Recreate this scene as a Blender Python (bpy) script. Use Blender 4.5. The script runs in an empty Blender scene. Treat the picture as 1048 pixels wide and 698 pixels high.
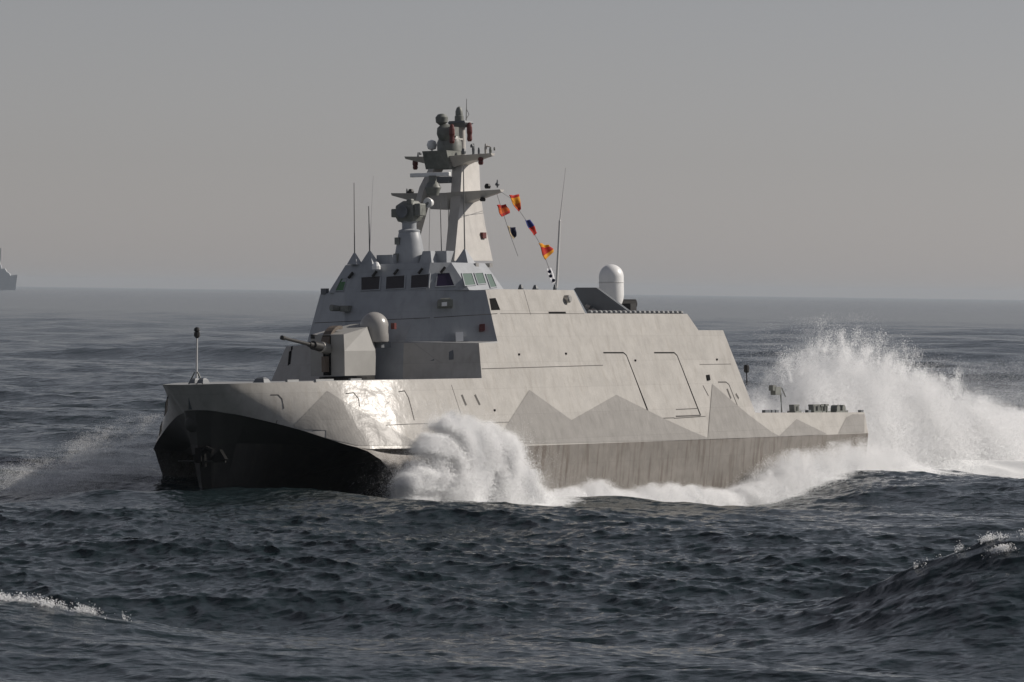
import bpy, bmesh, math, random
import numpy as np
from mathutils import Vector, Matrix, noise as mnoise

random.seed(4)
RNG = np.random.default_rng(11)
sc = bpy.context.scene
COL = sc.collection

# ------------------------------------------------------------------ camera
F_PX, W_PX = 4800.0, 1048.0            # focal length in pixels of the photograph
CAM_H = 10.0
ROLL = math.radians(0.765)
PITCH = math.atan((349 - 298) / F_PX)
CP, SP = math.cos(PITCH), math.sin(PITCH)
c_fwd = np.array([0, CP, -SP]); _u0 = np.array([0, SP, CP]); _r0 = np.array([1.0, 0, 0])
c_right = _r0 * math.cos(ROLL) + _u0 * math.sin(ROLL)
c_up = _u0 * math.cos(ROLL) - _r0 * math.sin(ROLL)
CAM = np.array([0, 0, CAM_H])
cam_d = bpy.data.cameras.new('camera')
cam = bpy.data.objects.new('camera', cam_d); COL.objects.link(cam)
cam_d.sensor_width = 36; cam_d.lens = 36 * F_PX / W_PX
cam_d.clip_start = 1; cam_d.clip_end = 90000
cam.matrix_world = Matrix([[c_right[i], c_up[i], -c_fwd[i], CAM[i]] for i in range(3)] + [[0, 0, 0, 1]])
sc.camera = cam

# ------------------------------------------------------------------ light
SUN_AZ, SUN_EL = math.radians(74), math.radians(32.5)      # azimuth from +Y clockwise
world = bpy.data.worlds.new('World'); sc.world = world; world.use_nodes = True
wn = world.node_tree; bg = wn.nodes['Background']
sky = wn.nodes.new('ShaderNodeTexSky'); sky.sky_type = 'NISHITA'; sky.sun_disc = False
sky.sun_elevation = SUN_EL; sky.sun_rotation = SUN_AZ
sky.air_density = 1.0; sky.dust_density = 0.35; sky.ozone_density = 1.0; sky.altitude = 0
hs = wn.nodes.new('ShaderNodeHueSaturation'); hs.inputs['Saturation'].default_value = 0.31
tint = wn.nodes.new('ShaderNodeMix'); tint.data_type = 'RGBA'; tint.blend_type = 'MULTIPLY'; tint.inputs[0].default_value = 1
tint.inputs[7].default_value = (.985, .955, 1.02, 1)
wn.links.new(sky.outputs[0], hs.inputs['Color']); wn.links.new(hs.outputs[0], tint.inputs[6]); wn.links.new(tint.outputs[2], bg.inputs['Color'])
bg.inputs['Strength'].default_value = 0.054
sun_d = bpy.data.lights.new('sun', 'SUN'); sun_d.energy = 4.2; sun_d.angle = math.radians(0.5)
sun_d.color = (1.0, 0.93, 0.85)
sun = bpy.data.objects.new('sun', sun_d); COL.objects.link(sun)
SUN = np.array([math.sin(SUN_AZ) * math.cos(SUN_EL), math.cos(SUN_AZ) * math.cos(SUN_EL), math.sin(SUN_EL)])
sun.rotation_euler = Vector(SUN).to_track_quat('Z', 'Y').to_euler()
sun.location = (60, 100, 80)
sc.view_settings.view_transform = 'Standard'; sc.view_settings.look = 'None'
sc.view_settings.exposure = 0.0; sc.view_settings.gamma = 1.0
sc.view_settings.use_curve_mapping = False
cy = sc.cycles
cy.max_bounces = 8; cy.diffuse_bounces = 6; cy.glossy_bounces = 3; cy.transmission_bounces = 2
cy.volume_bounces = 1; cy.transparent_max_bounces = 8
cy.use_denoising = True
cy.caustics_reflective = False; cy.caustics_refractive = False
cy.sample_clamp_indirect = 4

# ------------------------------------------------------------------ ship frame
TH, SHIP_D, SHIP_X, SHIP_ROLL = math.radians(61.3), 240.0, -0.55, math.radians(1.8)
_f = np.array([-math.cos(TH), -math.sin(TH), 0]); _p = np.array([-_f[1], _f[0], 0]); _u = np.array([0, 0, 1.0])
R = np.stack([_f, _p * math.cos(SHIP_ROLL) + _u * math.sin(SHIP_ROLL),
              _u * math.cos(SHIP_ROLL) - _p * math.sin(SHIP_ROLL)], 1)
O = np.array([SHIP_X, SHIP_D, 0.0])
def un(px, py, n, c):
    """ship-frame point where the sight line through a photo pixel meets the plane n.p = c"""
    d = R.T @ (c_fwd + c_right * (px - 524) / F_PX + c_up * (349 - py) / F_PX)
    o = R.T @ (CAM - O); n = np.asarray(n, float)
    return o + (c - n @ o) / (n @ d) * d
def atY(px, py, y): return un(px, py, (0, 1, 0), y)
def atX(px, py, x): return un(px, py, (1, 0, 0), x)
def atF(px, py, k=.29): return un(px, py, (0, 1, k), 7 + 2 * k)      # the port flank's plane
def fl(x, z, s=1): return np.array([x, s * (7.58 - .29 * z), z])
def plane3(a, b, c):
    a, b, c = (np.asarray(v, float) for v in (a, b, c))
    n = np.cross(b - a, c - a); n /= np.linalg.norm(n)
    return n, n @ a
def w2s(p): return R.T @ (np.asarray(p) - O)
def s2w(p): return np.asarray(p) @ R.T + O

# ------------------------------------------------------------------ materials
def new_mat(name):
    m = bpy.data.materials.new(name); m.use_nodes = True
    return m, m.node_tree, m.node_tree.nodes['Principled BSDF']
def paint(name, col, rough=.42, var=.12, streak=.0, bump=.0, stain=None, metallic=0, spec=.5, scale=1.0, plate=0):
    m, t, b = new_mat(name)
    b.inputs['Roughness'].default_value = rough; b.inputs['Metallic'].default_value = metallic
    b.inputs['Specular IOR Level'].default_value = spec
    tc = t.nodes.new('ShaderNodeTexCoord')
    n1 = t.nodes.new('ShaderNodeTexNoise'); n1.inputs['Scale'].default_value = 1.3 * scale; n1.inputs['Detail'].default_value = 6
    n1.inputs['Roughness'].default_value = .65
    t.links.new(tc.outputs['Object'], n1.inputs['Vector'])
    mp = t.nodes.new('ShaderNodeMapping'); mp.inputs['Scale'].default_value = (2.2, 2.2, .16)
    t.links.new(tc.outputs['Object'], mp.inputs['Vector'])
    n2 = t.nodes.new('ShaderNodeTexNoise'); n2.inputs['Scale'].default_value = 1.6; n2.inputs['Detail'].default_value = 5
    t.links.new(mp.outputs[0], n2.inputs['Vector'])
    r1 = t.nodes.new('ShaderNodeMapRange'); r1.inputs[1].default_value = .3; r1.inputs[2].default_value = .7
    r1.inputs[3].default_value = 1 - var; r1.inputs[4].default_value = 1 + var
    t.links.new(n1.outputs['Fac'], r1.inputs[0])
    r2 = t.nodes.new('ShaderNodeMapRange'); r2.inputs[1].default_value = .5; r2.inputs[2].default_value = .75
    r2.inputs[3].default_value = 0; r2.inputs[4].default_value = streak
    t.links.new(n2.outputs['Fac'], r2.inputs[0])
    mx = t.nodes.new('ShaderNodeMix'); mx.data_type = 'RGBA'
    mx.inputs[6].default_value = (*col, 1); mx.inputs[7].default_value = (*(stain or tuple(c * .5 for c in col)), 1)
    t.links.new(r2.outputs[0], mx.inputs[0])
    ml = t.nodes.new('ShaderNodeVectorMath'); ml.operation = 'SCALE'
    t.links.new(mx.outputs[2], ml.inputs[0]); t.links.new(r1.outputs[0], ml.inputs['Scale'])
    if plate:
        sx_ = t.nodes.new('ShaderNodeSeparateXYZ'); t.links.new(tc.outputs['Object'], sx_.inputs[0])
        cx_ = t.nodes.new('ShaderNodeCombineXYZ'); t.links.new(sx_.outputs[0], cx_.inputs[0]); t.links.new(sx_.outputs[2], cx_.inputs[1])
        bk = t.nodes.new('ShaderNodeTexBrick'); bk.inputs['Scale'].default_value = 1; bk.inputs['Brick Width'].default_value = 3.1; bk.inputs['Row Height'].default_value = 1.27
        bk.inputs['Mortar Size'].default_value = .012; bk.inputs['Mortar Smooth'].default_value = .5
        bk.inputs['Color1'].default_value = (1, 1, 1, 1); bk.inputs['Color2'].default_value = (1 - plate, 1 - plate, 1 - plate, 1); bk.inputs['Mortar'].default_value = (1 - 2.6 * plate,) * 3 + (1,)
        t.links.new(cx_.outputs[0], bk.inputs['Vector'])
        m2 = t.nodes.new('ShaderNodeMix'); m2.data_type = 'RGBA'; m2.blend_type = 'MULTIPLY'; m2.inputs[0].default_value = 1
        t.links.new(ml.outputs[0], m2.inputs[6]); t.links.new(bk.outputs[0], m2.inputs[7]); t.links.new(m2.outputs[2], b.inputs['Base Color'])
    else:
        t.links.new(ml.outputs[0], b.inputs['Base Color'])
    if bump:
        n3 = t.nodes.new('ShaderNodeTexNoise'); n3.inputs['Scale'].default_value = .8; n3.inputs['Detail'].default_value = 4
        t.links.new(tc.outputs['Object'], n3.inputs['Vector'])
        bp = t.nodes.new('ShaderNodeBump'); bp.inputs['Strength'].default_value = 1; bp.inputs['Distance'].default_value = bump
        t.links.new(n3.outputs['Fac'], bp.inputs['Height']); t.links.new(bp.outputs[0], b.inputs['Normal'])
    return m
M = {}
M['hull'] = paint('hull_grey_paint', (.44, .425, .40), .215, .09, .40, .045, (.32, .295, .26), spec=.021, plate=.06)
M['camo'] = paint('camouflage_grey_paint', (.305, .295, .28), .25, .09, .25, .045, spec=.021, plate=.06)
M['lower'] = paint('lower_hull_shaded_grey', (.215, .200, .182), .5, .16, .8, .02, (.085, .062, .045), spec=.3, plate=.06)  # hull grey with its down-facing shade painted in; brown streaks are weathering
M['black'] = paint('black_bottom_paint', (.010, .0095, .009), .38, .35, .6, .06, (.035, .030, .025), spec=.4)
M['black2'] = paint('charcoal_bow_paint', (.022, .023, .021), .5, .15, spec=.3)
M['deck'] = paint('deck_paint', (.28, .285, .285), .6, .1)
M['seam'] = paint('seam_dark_grey', (.12, .115, .11), .9, .1, spec=.1)  # dark grey of the plating joints
M['dark'] = paint('dark_recess', (.012, .012, .012), .9, .1, spec=.05)
M['gear'] = paint('dark_green_grey_gear', (.165, .172, .155), .5, .25, scale=3)
M['gear2'] = paint('slate_grey_panel', (.13, .14, .15), .5, .12)
M['turret'] = paint('turret_grey', (.305, .30, .285), .45, .06)
M['metal'] = paint('gun_metal', (.022, .021, .020), .5, .2, spec=.3)
M['far'] = paint('far_ship_hazed_grey', (.60, .61, .62), .7, .1, spec=.2)  # paled so the colour carries part of the distance haze
M['bare'] = paint('bare_metal', (.35, .34, .32), .35, .2, metallic=.6)
M['white'] = paint('white_paint', (.78, .78, .77), .35, .05)
M['dome'] = paint('pale_grey_dome', (.33, .32, .305), .28, .04)
M['red'] = paint('red_fitting', (.11, .02, .016), .45, .2)
M['bridge'] = paint('bridge_shade_blue_grey', (.335, .352, .372), .45, .08, .25, .02, spec=.3, plate=.04)  # ship grey darkened and cooled: the front's bluish shade painted in
M['mast'] = paint('mast_paint', (.46, .44, .41), .42, .08, .25)
M['wire'] = paint('thin_wire', (.16, .16, .155), .6, .1)
M['whip'] = paint('whip_antenna_paint', (.55, .55, .54), .5, .05)
M['brown'] = paint('brown_cover', (.11, .085, .065), .6, .25)
def glass(name, col):
    m, t, b = new_mat(name)
    b.inputs['Base Color'].default_value = (*col, 1); b.inputs['Roughness'].default_value = .08
    b.inputs['Specular IOR Level'].default_value = .35
    return m
M['glass'] = glass('brown_tinted_glass', (.045, .04, .042))
M['glass_purple'] = glass('purple_tinted_glass', (.035, .025, .055))
M['glass_green'] = glass('green_tinted_glass', (.05, .15, .05))
M['glass_pale'] = glass('pale_green_glass', (.14, .19, .16))
def cloth(name, col):
    m, t, b = new_mat(name); b.inputs['Base Color'].default_value = (*col, 1); b.inputs['Roughness'].default_value = .8
    tr = t.nodes.new('ShaderNodeBsdfTranslucent'); tr.inputs['Color'].default_value = (*col, 1)
    mx = t.nodes.new('ShaderNodeMixShader'); mx.inputs[0].default_value = .45
    t.links.new(b.outputs[0], mx.inputs[1]); t.links.new(tr.outputs[0], mx.inputs[2])
    t.links.new(mx.outputs[0], t.nodes['Material Output'].inputs['Surface'])
    return m
M['f_red'] = cloth('red_bunting', (.62, .035, .02)); M['f_yel'] = cloth('yellow_bunting', (.85, .42, .02))
M['f_org'] = cloth('orange_bunting', (.75, .16, .02)); M['f_blue'] = cloth('blue_bunting', (.03, .05, .30))
M['f_navy'] = cloth('navy_bunting', (.012, .016, .06)); M['f_cream'] = cloth('cream_bunting', (.65, .55, .38))
M['f_white'] = cloth('white_bunting', (.9, .9, .92))

# ------------------------------------------------------------------ mesh helpers
class MB:
    def __init__(s): s.v, s.f, s.m = [], [], []
    def face(s, pts, m=0):
        i = len(s.v); s.v += [tuple(map(float, p)) for p in pts]; s.f.append(tuple(range(i, i + len(pts)))); s.m.append(m); return s
    def loft(s, rings, m=0, closed=True, caps=True):
        i = len(s.v); n = len(rings[0])
        for r in rings: s.v += [tuple(map(float, p)) for p in r]
        for a in range(len(rings) - 1):
            for b in range(n if closed else n - 1):
                c = (b + 1) % n
                s.f.append((i + a * n + b, i + a * n + c, i + (a + 1) * n + c, i + (a + 1) * n + b)); s.m.append(m)
        if caps and closed:
            s.f.append(tuple(i + b for b in reversed(range(n)))); s.m.append(m)
            s.f.append(tuple(i + (len(rings) - 1) * n + b for b in range(n))); s.m.append(m)
        return s
    def box(s, c, d, m=0, ax=None):
        c = np.asarray(c, float); ax = np.eye(3) if ax is None else ax
        q = [(-1, -1), (1, -1), (1, 1), (-1, 1)]
        rr = [[c + ax[0] * d[0] / 2 * a + ax[1] * d[1] / 2 * b + ax[2] * d[2] / 2 * z for a, b in q] for z in (-1, 1)]
        return s.loft(rr, m)
    def tube(s, p, r, m=0, n=8):
        p = [np.asarray(a, float) for a in p]
        r = [r] * len(p) if np.isscalar(r) else r
        rings = []
        for i, a in enumerate(p):
            d = p[min(i + 1, len(p) - 1)] - p[max(i - 1, 0)]; d = d / np.linalg.norm(d)
            e = np.cross(d, (0, 0, 1.0)); e = np.cross(d, (1.0, 0, 0)) if np.linalg.norm(e) < .2 else e
            e /= np.linalg.norm(e); g = np.cross(d, e)
            rings.append([a + r[i] * (e * math.cos(t) + g * math.sin(t)) for t in np.linspace(0, 2 * math.pi, n, endpoint=False)])
        return s.loft(rings, m)
    def lathe(s, c, prof, m=0, n=20, axis=2):
        c = np.asarray(c, float); rings = []
        for r, z in prof:
            ring = []
            for t in np.linspace(0, 2 * math.pi, n, endpoint=False):
                a, b = r * math.cos(t), r * math.sin(t)
                o = (a, b, z) if axis == 2 else ((z, a, b) if axis == 0 else (b, z, a))
                ring.append(c + np.array(o))
            rings.append(ring)
        return s.loft(rings, m)
    def prism(s, poly, off, m=0):
        """polygon (list of 3D points) given thickness along the vector off, centred on it"""
        off = np.asarray(off, float) / 2
        return s.loft([[np.asarray(p, float) - off for p in poly], [np.asarray(p, float) + off for p in poly]], m)
    def build(s, name, mats, parent=None, smooth=False, bevel=0, outward=None, **props):
        me = bpy.data.meshes.new(name); me.from_pydata(s.v, [], s.f)
        for k in (mats if isinstance(mats, (list, tuple)) else [mats]): me.materials.append(M[k] if isinstance(k, str) else k)
        me.polygons.foreach_set('material_index', s.m)
        bm = bmesh.new(); bm.from_mesh(me); bmesh.ops.remove_doubles(bm, verts=bm.verts, dist=1e-4)
        if outward is None: bmesh.ops.recalc_face_normals(bm, faces=bm.faces)
        else:
            bm.normal_update()
            for f in bm.faces:
                c = f.calc_center_median()
                if f.normal.dot(c - Vector((min(max(c.x, outward[0]), outward[1]), 0, outward[2]))) < 0: f.normal_flip()
        bm.to_mesh(me); bm.free()
        if smooth:
            me.polygons.foreach_set('use_smooth', [True] * len(me.polygons)); me.set_sharp_from_angle(angle=math.radians(smooth if smooth is not True else 40))
        o = bpy.data.objects.new(name, me); COL.objects.link(o)
        if parent is not None: o.parent = parent
        if bevel:
            b = o.modifiers.new('bevel', 'BEVEL'); b.width = bevel; b.segments = 2; b.limit_method = 'ANGLE'
        for k, v in props.items(): o[k] = v
        return o
def empty(name, loc, label, cat, group=None):
    o = bpy.data.objects.new(name, None); COL.objects.link(o); o.location = loc; o.empty_display_size = .5
    o['label'] = label; o['category'] = cat
    if group: o['group'] = group
    return o
def slab(poly, y, th, mb=None):
    """photo outline set on a fore-and-aft plane of the ship and given its real thickness across"""
    return (mb or MB()).prism([atY(px, py, y) for px, py in poly], (0, th, 0))

# ------------------------------------------------------------------ sea
def tile(L, N, lmin, lmax, slope, direc, power, seed):
    rng = np.random.default_rng(seed)
    k1 = 2 * np.pi * np.fft.fftfreq(N, L / N); kx, ky = np.meshgrid(k1, k1, indexing='ij'); k = np.hypot(kx, ky); k[0, 0] = 1
    cs = (kx * math.cos(direc) + ky * math.sin(direc)) / k
    A = k ** -2.0 * (np.clip(cs, 0, 1) ** power + .06)
    A *= 1 / (1 + (2 * np.pi / k / lmax) ** 8) / (1 + (lmin * k / 2 / np.pi) ** 8); A[0, 0] = 0
    H = A * (rng.normal(size=k.shape) + 1j * rng.normal(size=k.shape))
    h = np.fft.ifft2(H); sx = np.fft.ifft2(1j * kx * H).real; sy = np.fft.ifft2(1j * ky * H).real
    s = slope / math.sqrt((sx ** 2 + sy ** 2).mean())
    dx = np.fft.ifft2(1j * kx / k * H).real * s; dy = np.fft.ifft2(1j * ky / k * H).real * s
    g = lambda a: ((np.roll(a, -1, 0) - np.roll(a, 1, 0)) / (2 * L / N), (np.roll(a, -1, 1) - np.roll(a, 1, 1)) / (2 * L / N))
    jac = (1 + g(dx)[0] * 1.1) * (1 + g(dy)[1] * 1.1) - g(dx)[1] * g(dy)[0] * 1.2
    return dict(L=L, N=N, h=(h.real * s).astype('f4'), dx=dx.astype('f4'), dy=dy.astype('f4'), j=jac.astype('f4'))
def samp(T, key, x, y):
    a = T[key]; N = T['N']; u = (x / T['L'] * N) % N; v = (y / T['L'] * N) % N
    i = np.floor(u).astype(int); j = np.floor(v).astype(int); fu, fv = u - i, v - j
    i %= N; j %= N; i1, j1 = (i + 1) % N, (j + 1) % N
    return (a[i, j] * (1 - fu) + a[i1, j] * fu) * (1 - fv) + (a[i, j1] * (1 - fu) + a[i1, j1] * fu) * fv
WDIR = math.radians(-118)
TA = tile(431., 512, 14., 80., .068, WDIR, 3, 3)
TB = tile(151., 512, 4.0, 14., .068, WDIR + .15, 2, 7)
TD = tile(53., 512, 1.3, 4.4, .095, WDIR - .2, 1.6, 8)
TC = tile(19.3, 512, .26, 1.5, .19, WDIR + .1, 1.0, 9)
# (where the crest runs: from point, to point, height, half width)
RIDGES = [((20., 262.), (45., 275.), -1.3, 14.), ((11.6, 147.0), (30., 146.), 3.0, 5.0), ((-19.5, 131.), (-11., 125.5), 1.1, 3.0), ((9., 176.), (20., 182.), .5, 5.),
          ((-24., 208.), (-4., 212.), .5, 5.)]
def swell(x, y):
    h = np.zeros_like(x)
    for (x0, y0), (x1, y1), A, w in RIDGES:
        L = math.hypot(x1 - x0, y1 - y0); tx, ty = (x1 - x0) / L, (y1 - y0) / L
        u = (x - x0) * tx + (y - y0) * ty; v = -(x - x0) * ty + (y - y0) * tx
        v = v + 1.2 * np.sin(u * .35) * .5
        prof = np.where(v > 0, np.exp(-np.abs(v / (w * 1.1)) ** 1.25), np.exp(-np.abs(v / (w * 1.5)) ** 1.2))
        fade = 1 / (1 + np.exp(-(u - .5) / (w * .30))) / (1 + np.exp((u - L - 1) / (w * .5)))
        h += A * prof * fade
    return h
def sea_height(x, y):
    x = np.asarray(x, float); y = np.asarray(y, float)
    return samp(TA, 'h', x, y) + samp(TB, 'h', x, y) + swell(x, y)
def build_sea():
    fine = np.linspace(-9, 9, 1050)
    side = 9 + np.cumsum(np.geomspace(.03, 8, 90)); side = side[side < 180]
    th = np.radians(np.concatenate([-side[::-1], fine, side]))
    r = [20.]
    while r[-1] < 23000:
        a = r[-1]; r.append(a + (max(.19, a * a / 200000) if a > 104 else (104.01 - a) * .12 + .25))
    r = np.array(r); nr, nt = len(r), len(th)
    rr, tt = np.meshgrid(r, th, indexing='ij')
    step = np.gradient(r)[:, None] * np.ones_like(tt); dth = np.gradient(th)[None, :] * rr
    step = np.maximum(step, dth)
    x = rr * np.sin(tt); y = rr * np.cos(tt)
    wA = np.clip(1.5 - step / 14, 0, 1); wB = np.clip(1.5 - step / 4.5, 0, 1); wD = np.clip(1.5 - step / 1.7, 0, 1); wC = np.clip(1.4 - step / .55, 0, 1)
    gust = .55 + .75 * np.clip(samp(TA, 'h', x * .37 + 90, y * .37) / 1.0 + .28 + samp(TB, 'h', x * 1.3, y * 1.3 + 40) / .9, 0, 1)
    z = samp(TA, 'h', x, y) * wA + samp(TB, 'h', x, y) * wB + samp(TD, 'h', x, y) * wD * (.4 + .6 * gust) + samp(TC, 'h', x, y) * wC * gust + swell(x, y)
    ch = 1.5
    X = x - ch * -1 * (samp(TA, 'dx', x, y) * wA + samp(TB, 'dx', x, y) * wB + samp(TD, 'dx', x, y) * wD * (.4 + .6 * gust) + samp(TC, 'dx', x, y) * wC * gust)
    Y = y - ch * -1 * (samp(TA, 'dy', x, y) * wA + samp(TB, 'dy', x, y) * wB + samp(TD, 'dy', x, y) * wD * (.4 + .6 * gust) + samp(TC, 'dy', x, y) * wC * gust)
    # foam: breaking crests, the wash along the hull, the wake
    jb = samp(TB, 'j', x, y); hA = samp(TA, 'h', x, y) + swell(x, y)
    jd = samp(TD, 'j', x, y); foam = np.clip((.62 - jb) * 3, 0, 1) * np.clip((hA - .3) * 1.6, 0, 1) * wB + np.clip((.66 - jd) * 3, 0, .7) * np.clip((hA - .45) * 2.5, 0, 1) * wD
    sp = np.stack([X - O[0], Y - O[1], np.zeros_like(X)], -1) @ R
    sx, sy = sp[..., 0], sp[..., 1]
    nz = samp(TB, 'h', x * 2.3, y * 2.3) / .35 + samp(TC, 'h', x, y) / .08 * .4
    wash = np.clip(1.5 - np.abs(sy - 8.2) / 2.0 + nz * .45, 0, 1) * (sx < 14) * (sx > -34)
    wake = np.clip(1.2 - np.abs(sy) / 12 + nz * .4, 0, 1) * (sx < -30) * np.clip((sx + 140) / 60, 0, 1)
    bowf = np.clip(1.3 - np.hypot((sx - 17) / 5.5, (sy - 9) / 3.2) + nz * .4, 0, 1)
    crest = np.zeros_like(x)
    for (x0, y0), (x1, y1), A, w in RIDGES[1:3]:
        L = math.hypot(x1 - x0, y1 - y0); tx, ty = (x1 - x0) / L, (y1 - y0) / L
        u = (x - x0) * tx + (y - y0) * ty; v = -(x - x0) * ty + (y - y0) * tx + .6 * np.sin(u * .35)
        crest = np.maximum(crest, np.exp(-(v / .6) ** 2) * (u > 0) * (u < L + 4) * np.clip(.25 + .5 * nz, 0, 1))
    foam = np.maximum(foam, crest)
    foam = np.clip(np.maximum(foam, np.maximum(wash, np.maximum(wake, bowf))), 0, 1)
    n = nr * nt
    me = bpy.data.meshes.new('sea'); me.vertices.add(n)
    me.vertices.foreach_set('co', np.stack([X, Y, z], -1).astype('f4').ravel())
    i = (np.arange(nr - 1)[:, None] * nt + np.arange(nt - 1)[None, :]).ravel()
    q = np.stack([i, i + nt, i + nt + 1, i + 1], 1).astype('i4')
    me.loops.add(q.size); me.loops.foreach_set('vertex_index', q.ravel())
    me.polygons.add(len(q)); me.polygons.foreach_set('loop_start', np.arange(0, q.size, 4, dtype='i4'))
    me.polygons.foreach_set('use_smooth', np.ones(len(q), bool))
    at = me.attributes.new('foam', 'FLOAT', 'POINT'); at.data.foreach_set('value', foam.astype('f4').ravel())
    me.update(calc_edges=True)
    m, t, b = new_mat('sea_water')
    b.inputs['Base Color'].default_value = (.0115, .0215, .0245, 1); b.inputs['Roughness'].default_value = .12
    b.inputs['IOR'].default_value = 1.33
    tc = t.nodes.new('ShaderNodeTexCoord')
    n1 = t.nodes.new('ShaderNodeTexNoise'); n1.inputs['Scale'].default_value = 2.6; n1.inputs['Detail'].default_value = 5; n1.inputs['Roughness'].default_value = .6
    t.links.new(tc.outputs['Object'], n1.inputs['Vector'])
    bp = t.nodes.new('ShaderNodeBump'); bp.inputs['Strength'].default_value = 1; bp.inputs['Distance'].default_value = .05
    nb = t.nodes.new('ShaderNodeTexNoise'); nb.inputs['Scale'].default_value = .45; nb.inputs['Detail'].default_value = 3; nb.inputs['Roughness'].default_value = .6
    t.links.new(tc.outputs['Object'], nb.inputs['Vector'])
    bq = t.nodes.new('ShaderNodeBump'); bq.inputs['Strength'].default_value = 1; bq.inputs['Distance'].default_value = .5
    t.links.new(nb.outputs['Fac'], bq.inputs['Height']); t.links.new(bq.outputs[0], bp.inputs['Normal'])
    t.links.new(n1.outputs['Fac'], bp.inputs['Height']); t.links.new(bp.outputs[0], b.inputs['Normal'])
    fo = t.nodes.new('ShaderNodeBsdfDiffuse'); fo.inputs['Color'].default_value = (.75, .76, .76, 1)
    an = t.nodes.new('ShaderNodeAttribute'); an.attribute_name = 'foam'
    n2 = t.nodes.new('ShaderNodeTexNoise'); n2.inputs['Scale'].default_value = 3.0; n2.inputs['Detail'].default_value = 8; n2.inputs['Roughness'].default_value = .7
    t.links.new(tc.outputs['Object'], n2.inputs['Vector'])
    a1 = t.nodes.new('ShaderNodeMath'); a1.operation = 'ADD'; t.links.new(an.outputs['Fac'], a1.inputs[0]); t.links.new(n2.outputs['Fac'], a1.inputs[1])
    mr = t.nodes.new('ShaderNodeMapRange'); mr.inputs[1].default_value = .86; mr.inputs[2].default_value = 1.25
    t.links.new(a1.outputs[0], mr.inputs[0])
    mx = t.nodes.new('ShaderNodeMixShader'); t.links.new(mr.outputs[0], mx.inputs[0])
    t.links.new(b.outputs[0], mx.inputs[1]); t.links.new(fo.outputs[0], mx.inputs[2])
    t.links.new(mx.outputs[0], t.nodes['Material Output'].inputs['Surface'])
    me.materials.append(m)
    o = bpy.data.objects.new('sea', me); COL.objects.link(o); o['kind'] = 'structure'
    o['label'] = 'dark grey choppy open sea reaching the horizon'; o['category'] = 'sea'
    return o
build_sea()

# ------------------------------------------------------------------ the warship
ship = empty('warship', O, 'large pale grey angular stealth warship with zigzag camouflage ploughing through waves', 'warship')
ship.matrix_world = Matrix([[*R[i], O[i]] for i in range(3)] + [[0, 0, 0, 1]])

mir = lambda p: np.array([p[0], -p[1], p[2]])
# upper hull: pairs of deck edge and chine, bow to stern
STN = [((29.62, 0, 5.53), (28.75, 0, 4.36)), ((29.5, .95, 5.54), (28.5, .7, 4.33)), ((29.2, 1.42, 5.55), (28.0, 1.12, 4.22)),
       ((28.6, 1.85, 5.55), (27.35, 1.95, 4.02)), ((26.6, 2.8, 5.57), (25.7, 3.65, 3.40)), ((24, 3.95, 5.6), (23.7, 5.55, 2.53)),
       ((21.5, 4.65, 5.6), (21.8, 6.15, 2.42)), ((19, 5.2, 5.6), (19.5, 6.6, 2.38)), ((16.5, 5.58, 5.6), (17, 6.86, 2.34)),
       ((14, 5.83, 5.6), (14, 6.97, 2.3)), ((12.4, 5.956, 5.6), (12, 6.99, 2.28)), ((-16.06, 5.956, 5.6), (-16.06, 6.99, 2.12))]
STN = [(np.array(a, float), np.array(b, float)) for a, b in STN]
def catmull(P, k):
    out = []
    for i in range(len(P) - 1):
        p0, p1, p2, p3 = P[max(i - 1, 0)], P[i], P[i + 1], P[min(i + 2, len(P) - 1)]
        for t in np.linspace(0, 1, k, endpoint=False):
            out.append(.5 * ((2 * p1) + (p2 - p0) * t + (2 * p0 - 5 * p1 + 4 * p2 - p3) * t * t + (3 * p1 - p0 - 3 * p2 + p3) * t ** 3))
    return out + [P[-1]]
_k = STN[:11]
STN = list(zip(catmull([a for a, _ in _k], 18), catmull([b for _, b in _k], 18))) + STN[11:]
AFT_D, AFT_C = fl(-16.62, 3.45), np.array([-16.62, 6.99, 2.12])
TR_D, TR_C = fl(-30.6, 3.25), np.array([-30.3, 6.99, 2.08])
hb = MB()
for s in (1, -1):
    g = (lambda p: p) if s == 1 else mir
    NSUB = 1
    for (a, b), (c, d) in zip(STN[:-1], STN[1:]):
        k = 1 if abs(c[0] - a[0]) > 20 else 8
        for i in range(k):
            t0, t1 = i / k, (i + 1) / k
            a0, a1, b0, b1 = a + (b - a) * t0, c + (d - c) * t0, a + (b - a) * t1, c + (d - c) * t1
            hb.face([g(a0), g(a1), g(b1), g(b0)])
    a, b = STN[-1]
    hb.face([g(a), g(AFT_D), g(AFT_C), g(b)])
    hb.face([g(AFT_D), g(TR_D), g(TR_C), g(AFT_C)])
deck = [p for p, _ in STN[:-1]]
db = MB(); db.face(deck + [mir(p) for p in reversed(deck[1:])])
qb = MB(); qb.face([AFT_D, TR_D, mir(TR_D), mir(AFT_D)])
hb.face([TR_D, TR_C, mir(TR_C), mir(TR_D)], 0)
hull = hb.build('hull', ['hull', 'deck'], ship, outward=(-29, 22, 3.6))
hull.data.polygons.foreach_set('use_smooth', [p.center.x > 12.4 for p in hull.data.polygons])
db.build('foredeck', 'deck', ship); qb.build('quarterdeck', 'deck', ship)

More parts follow.
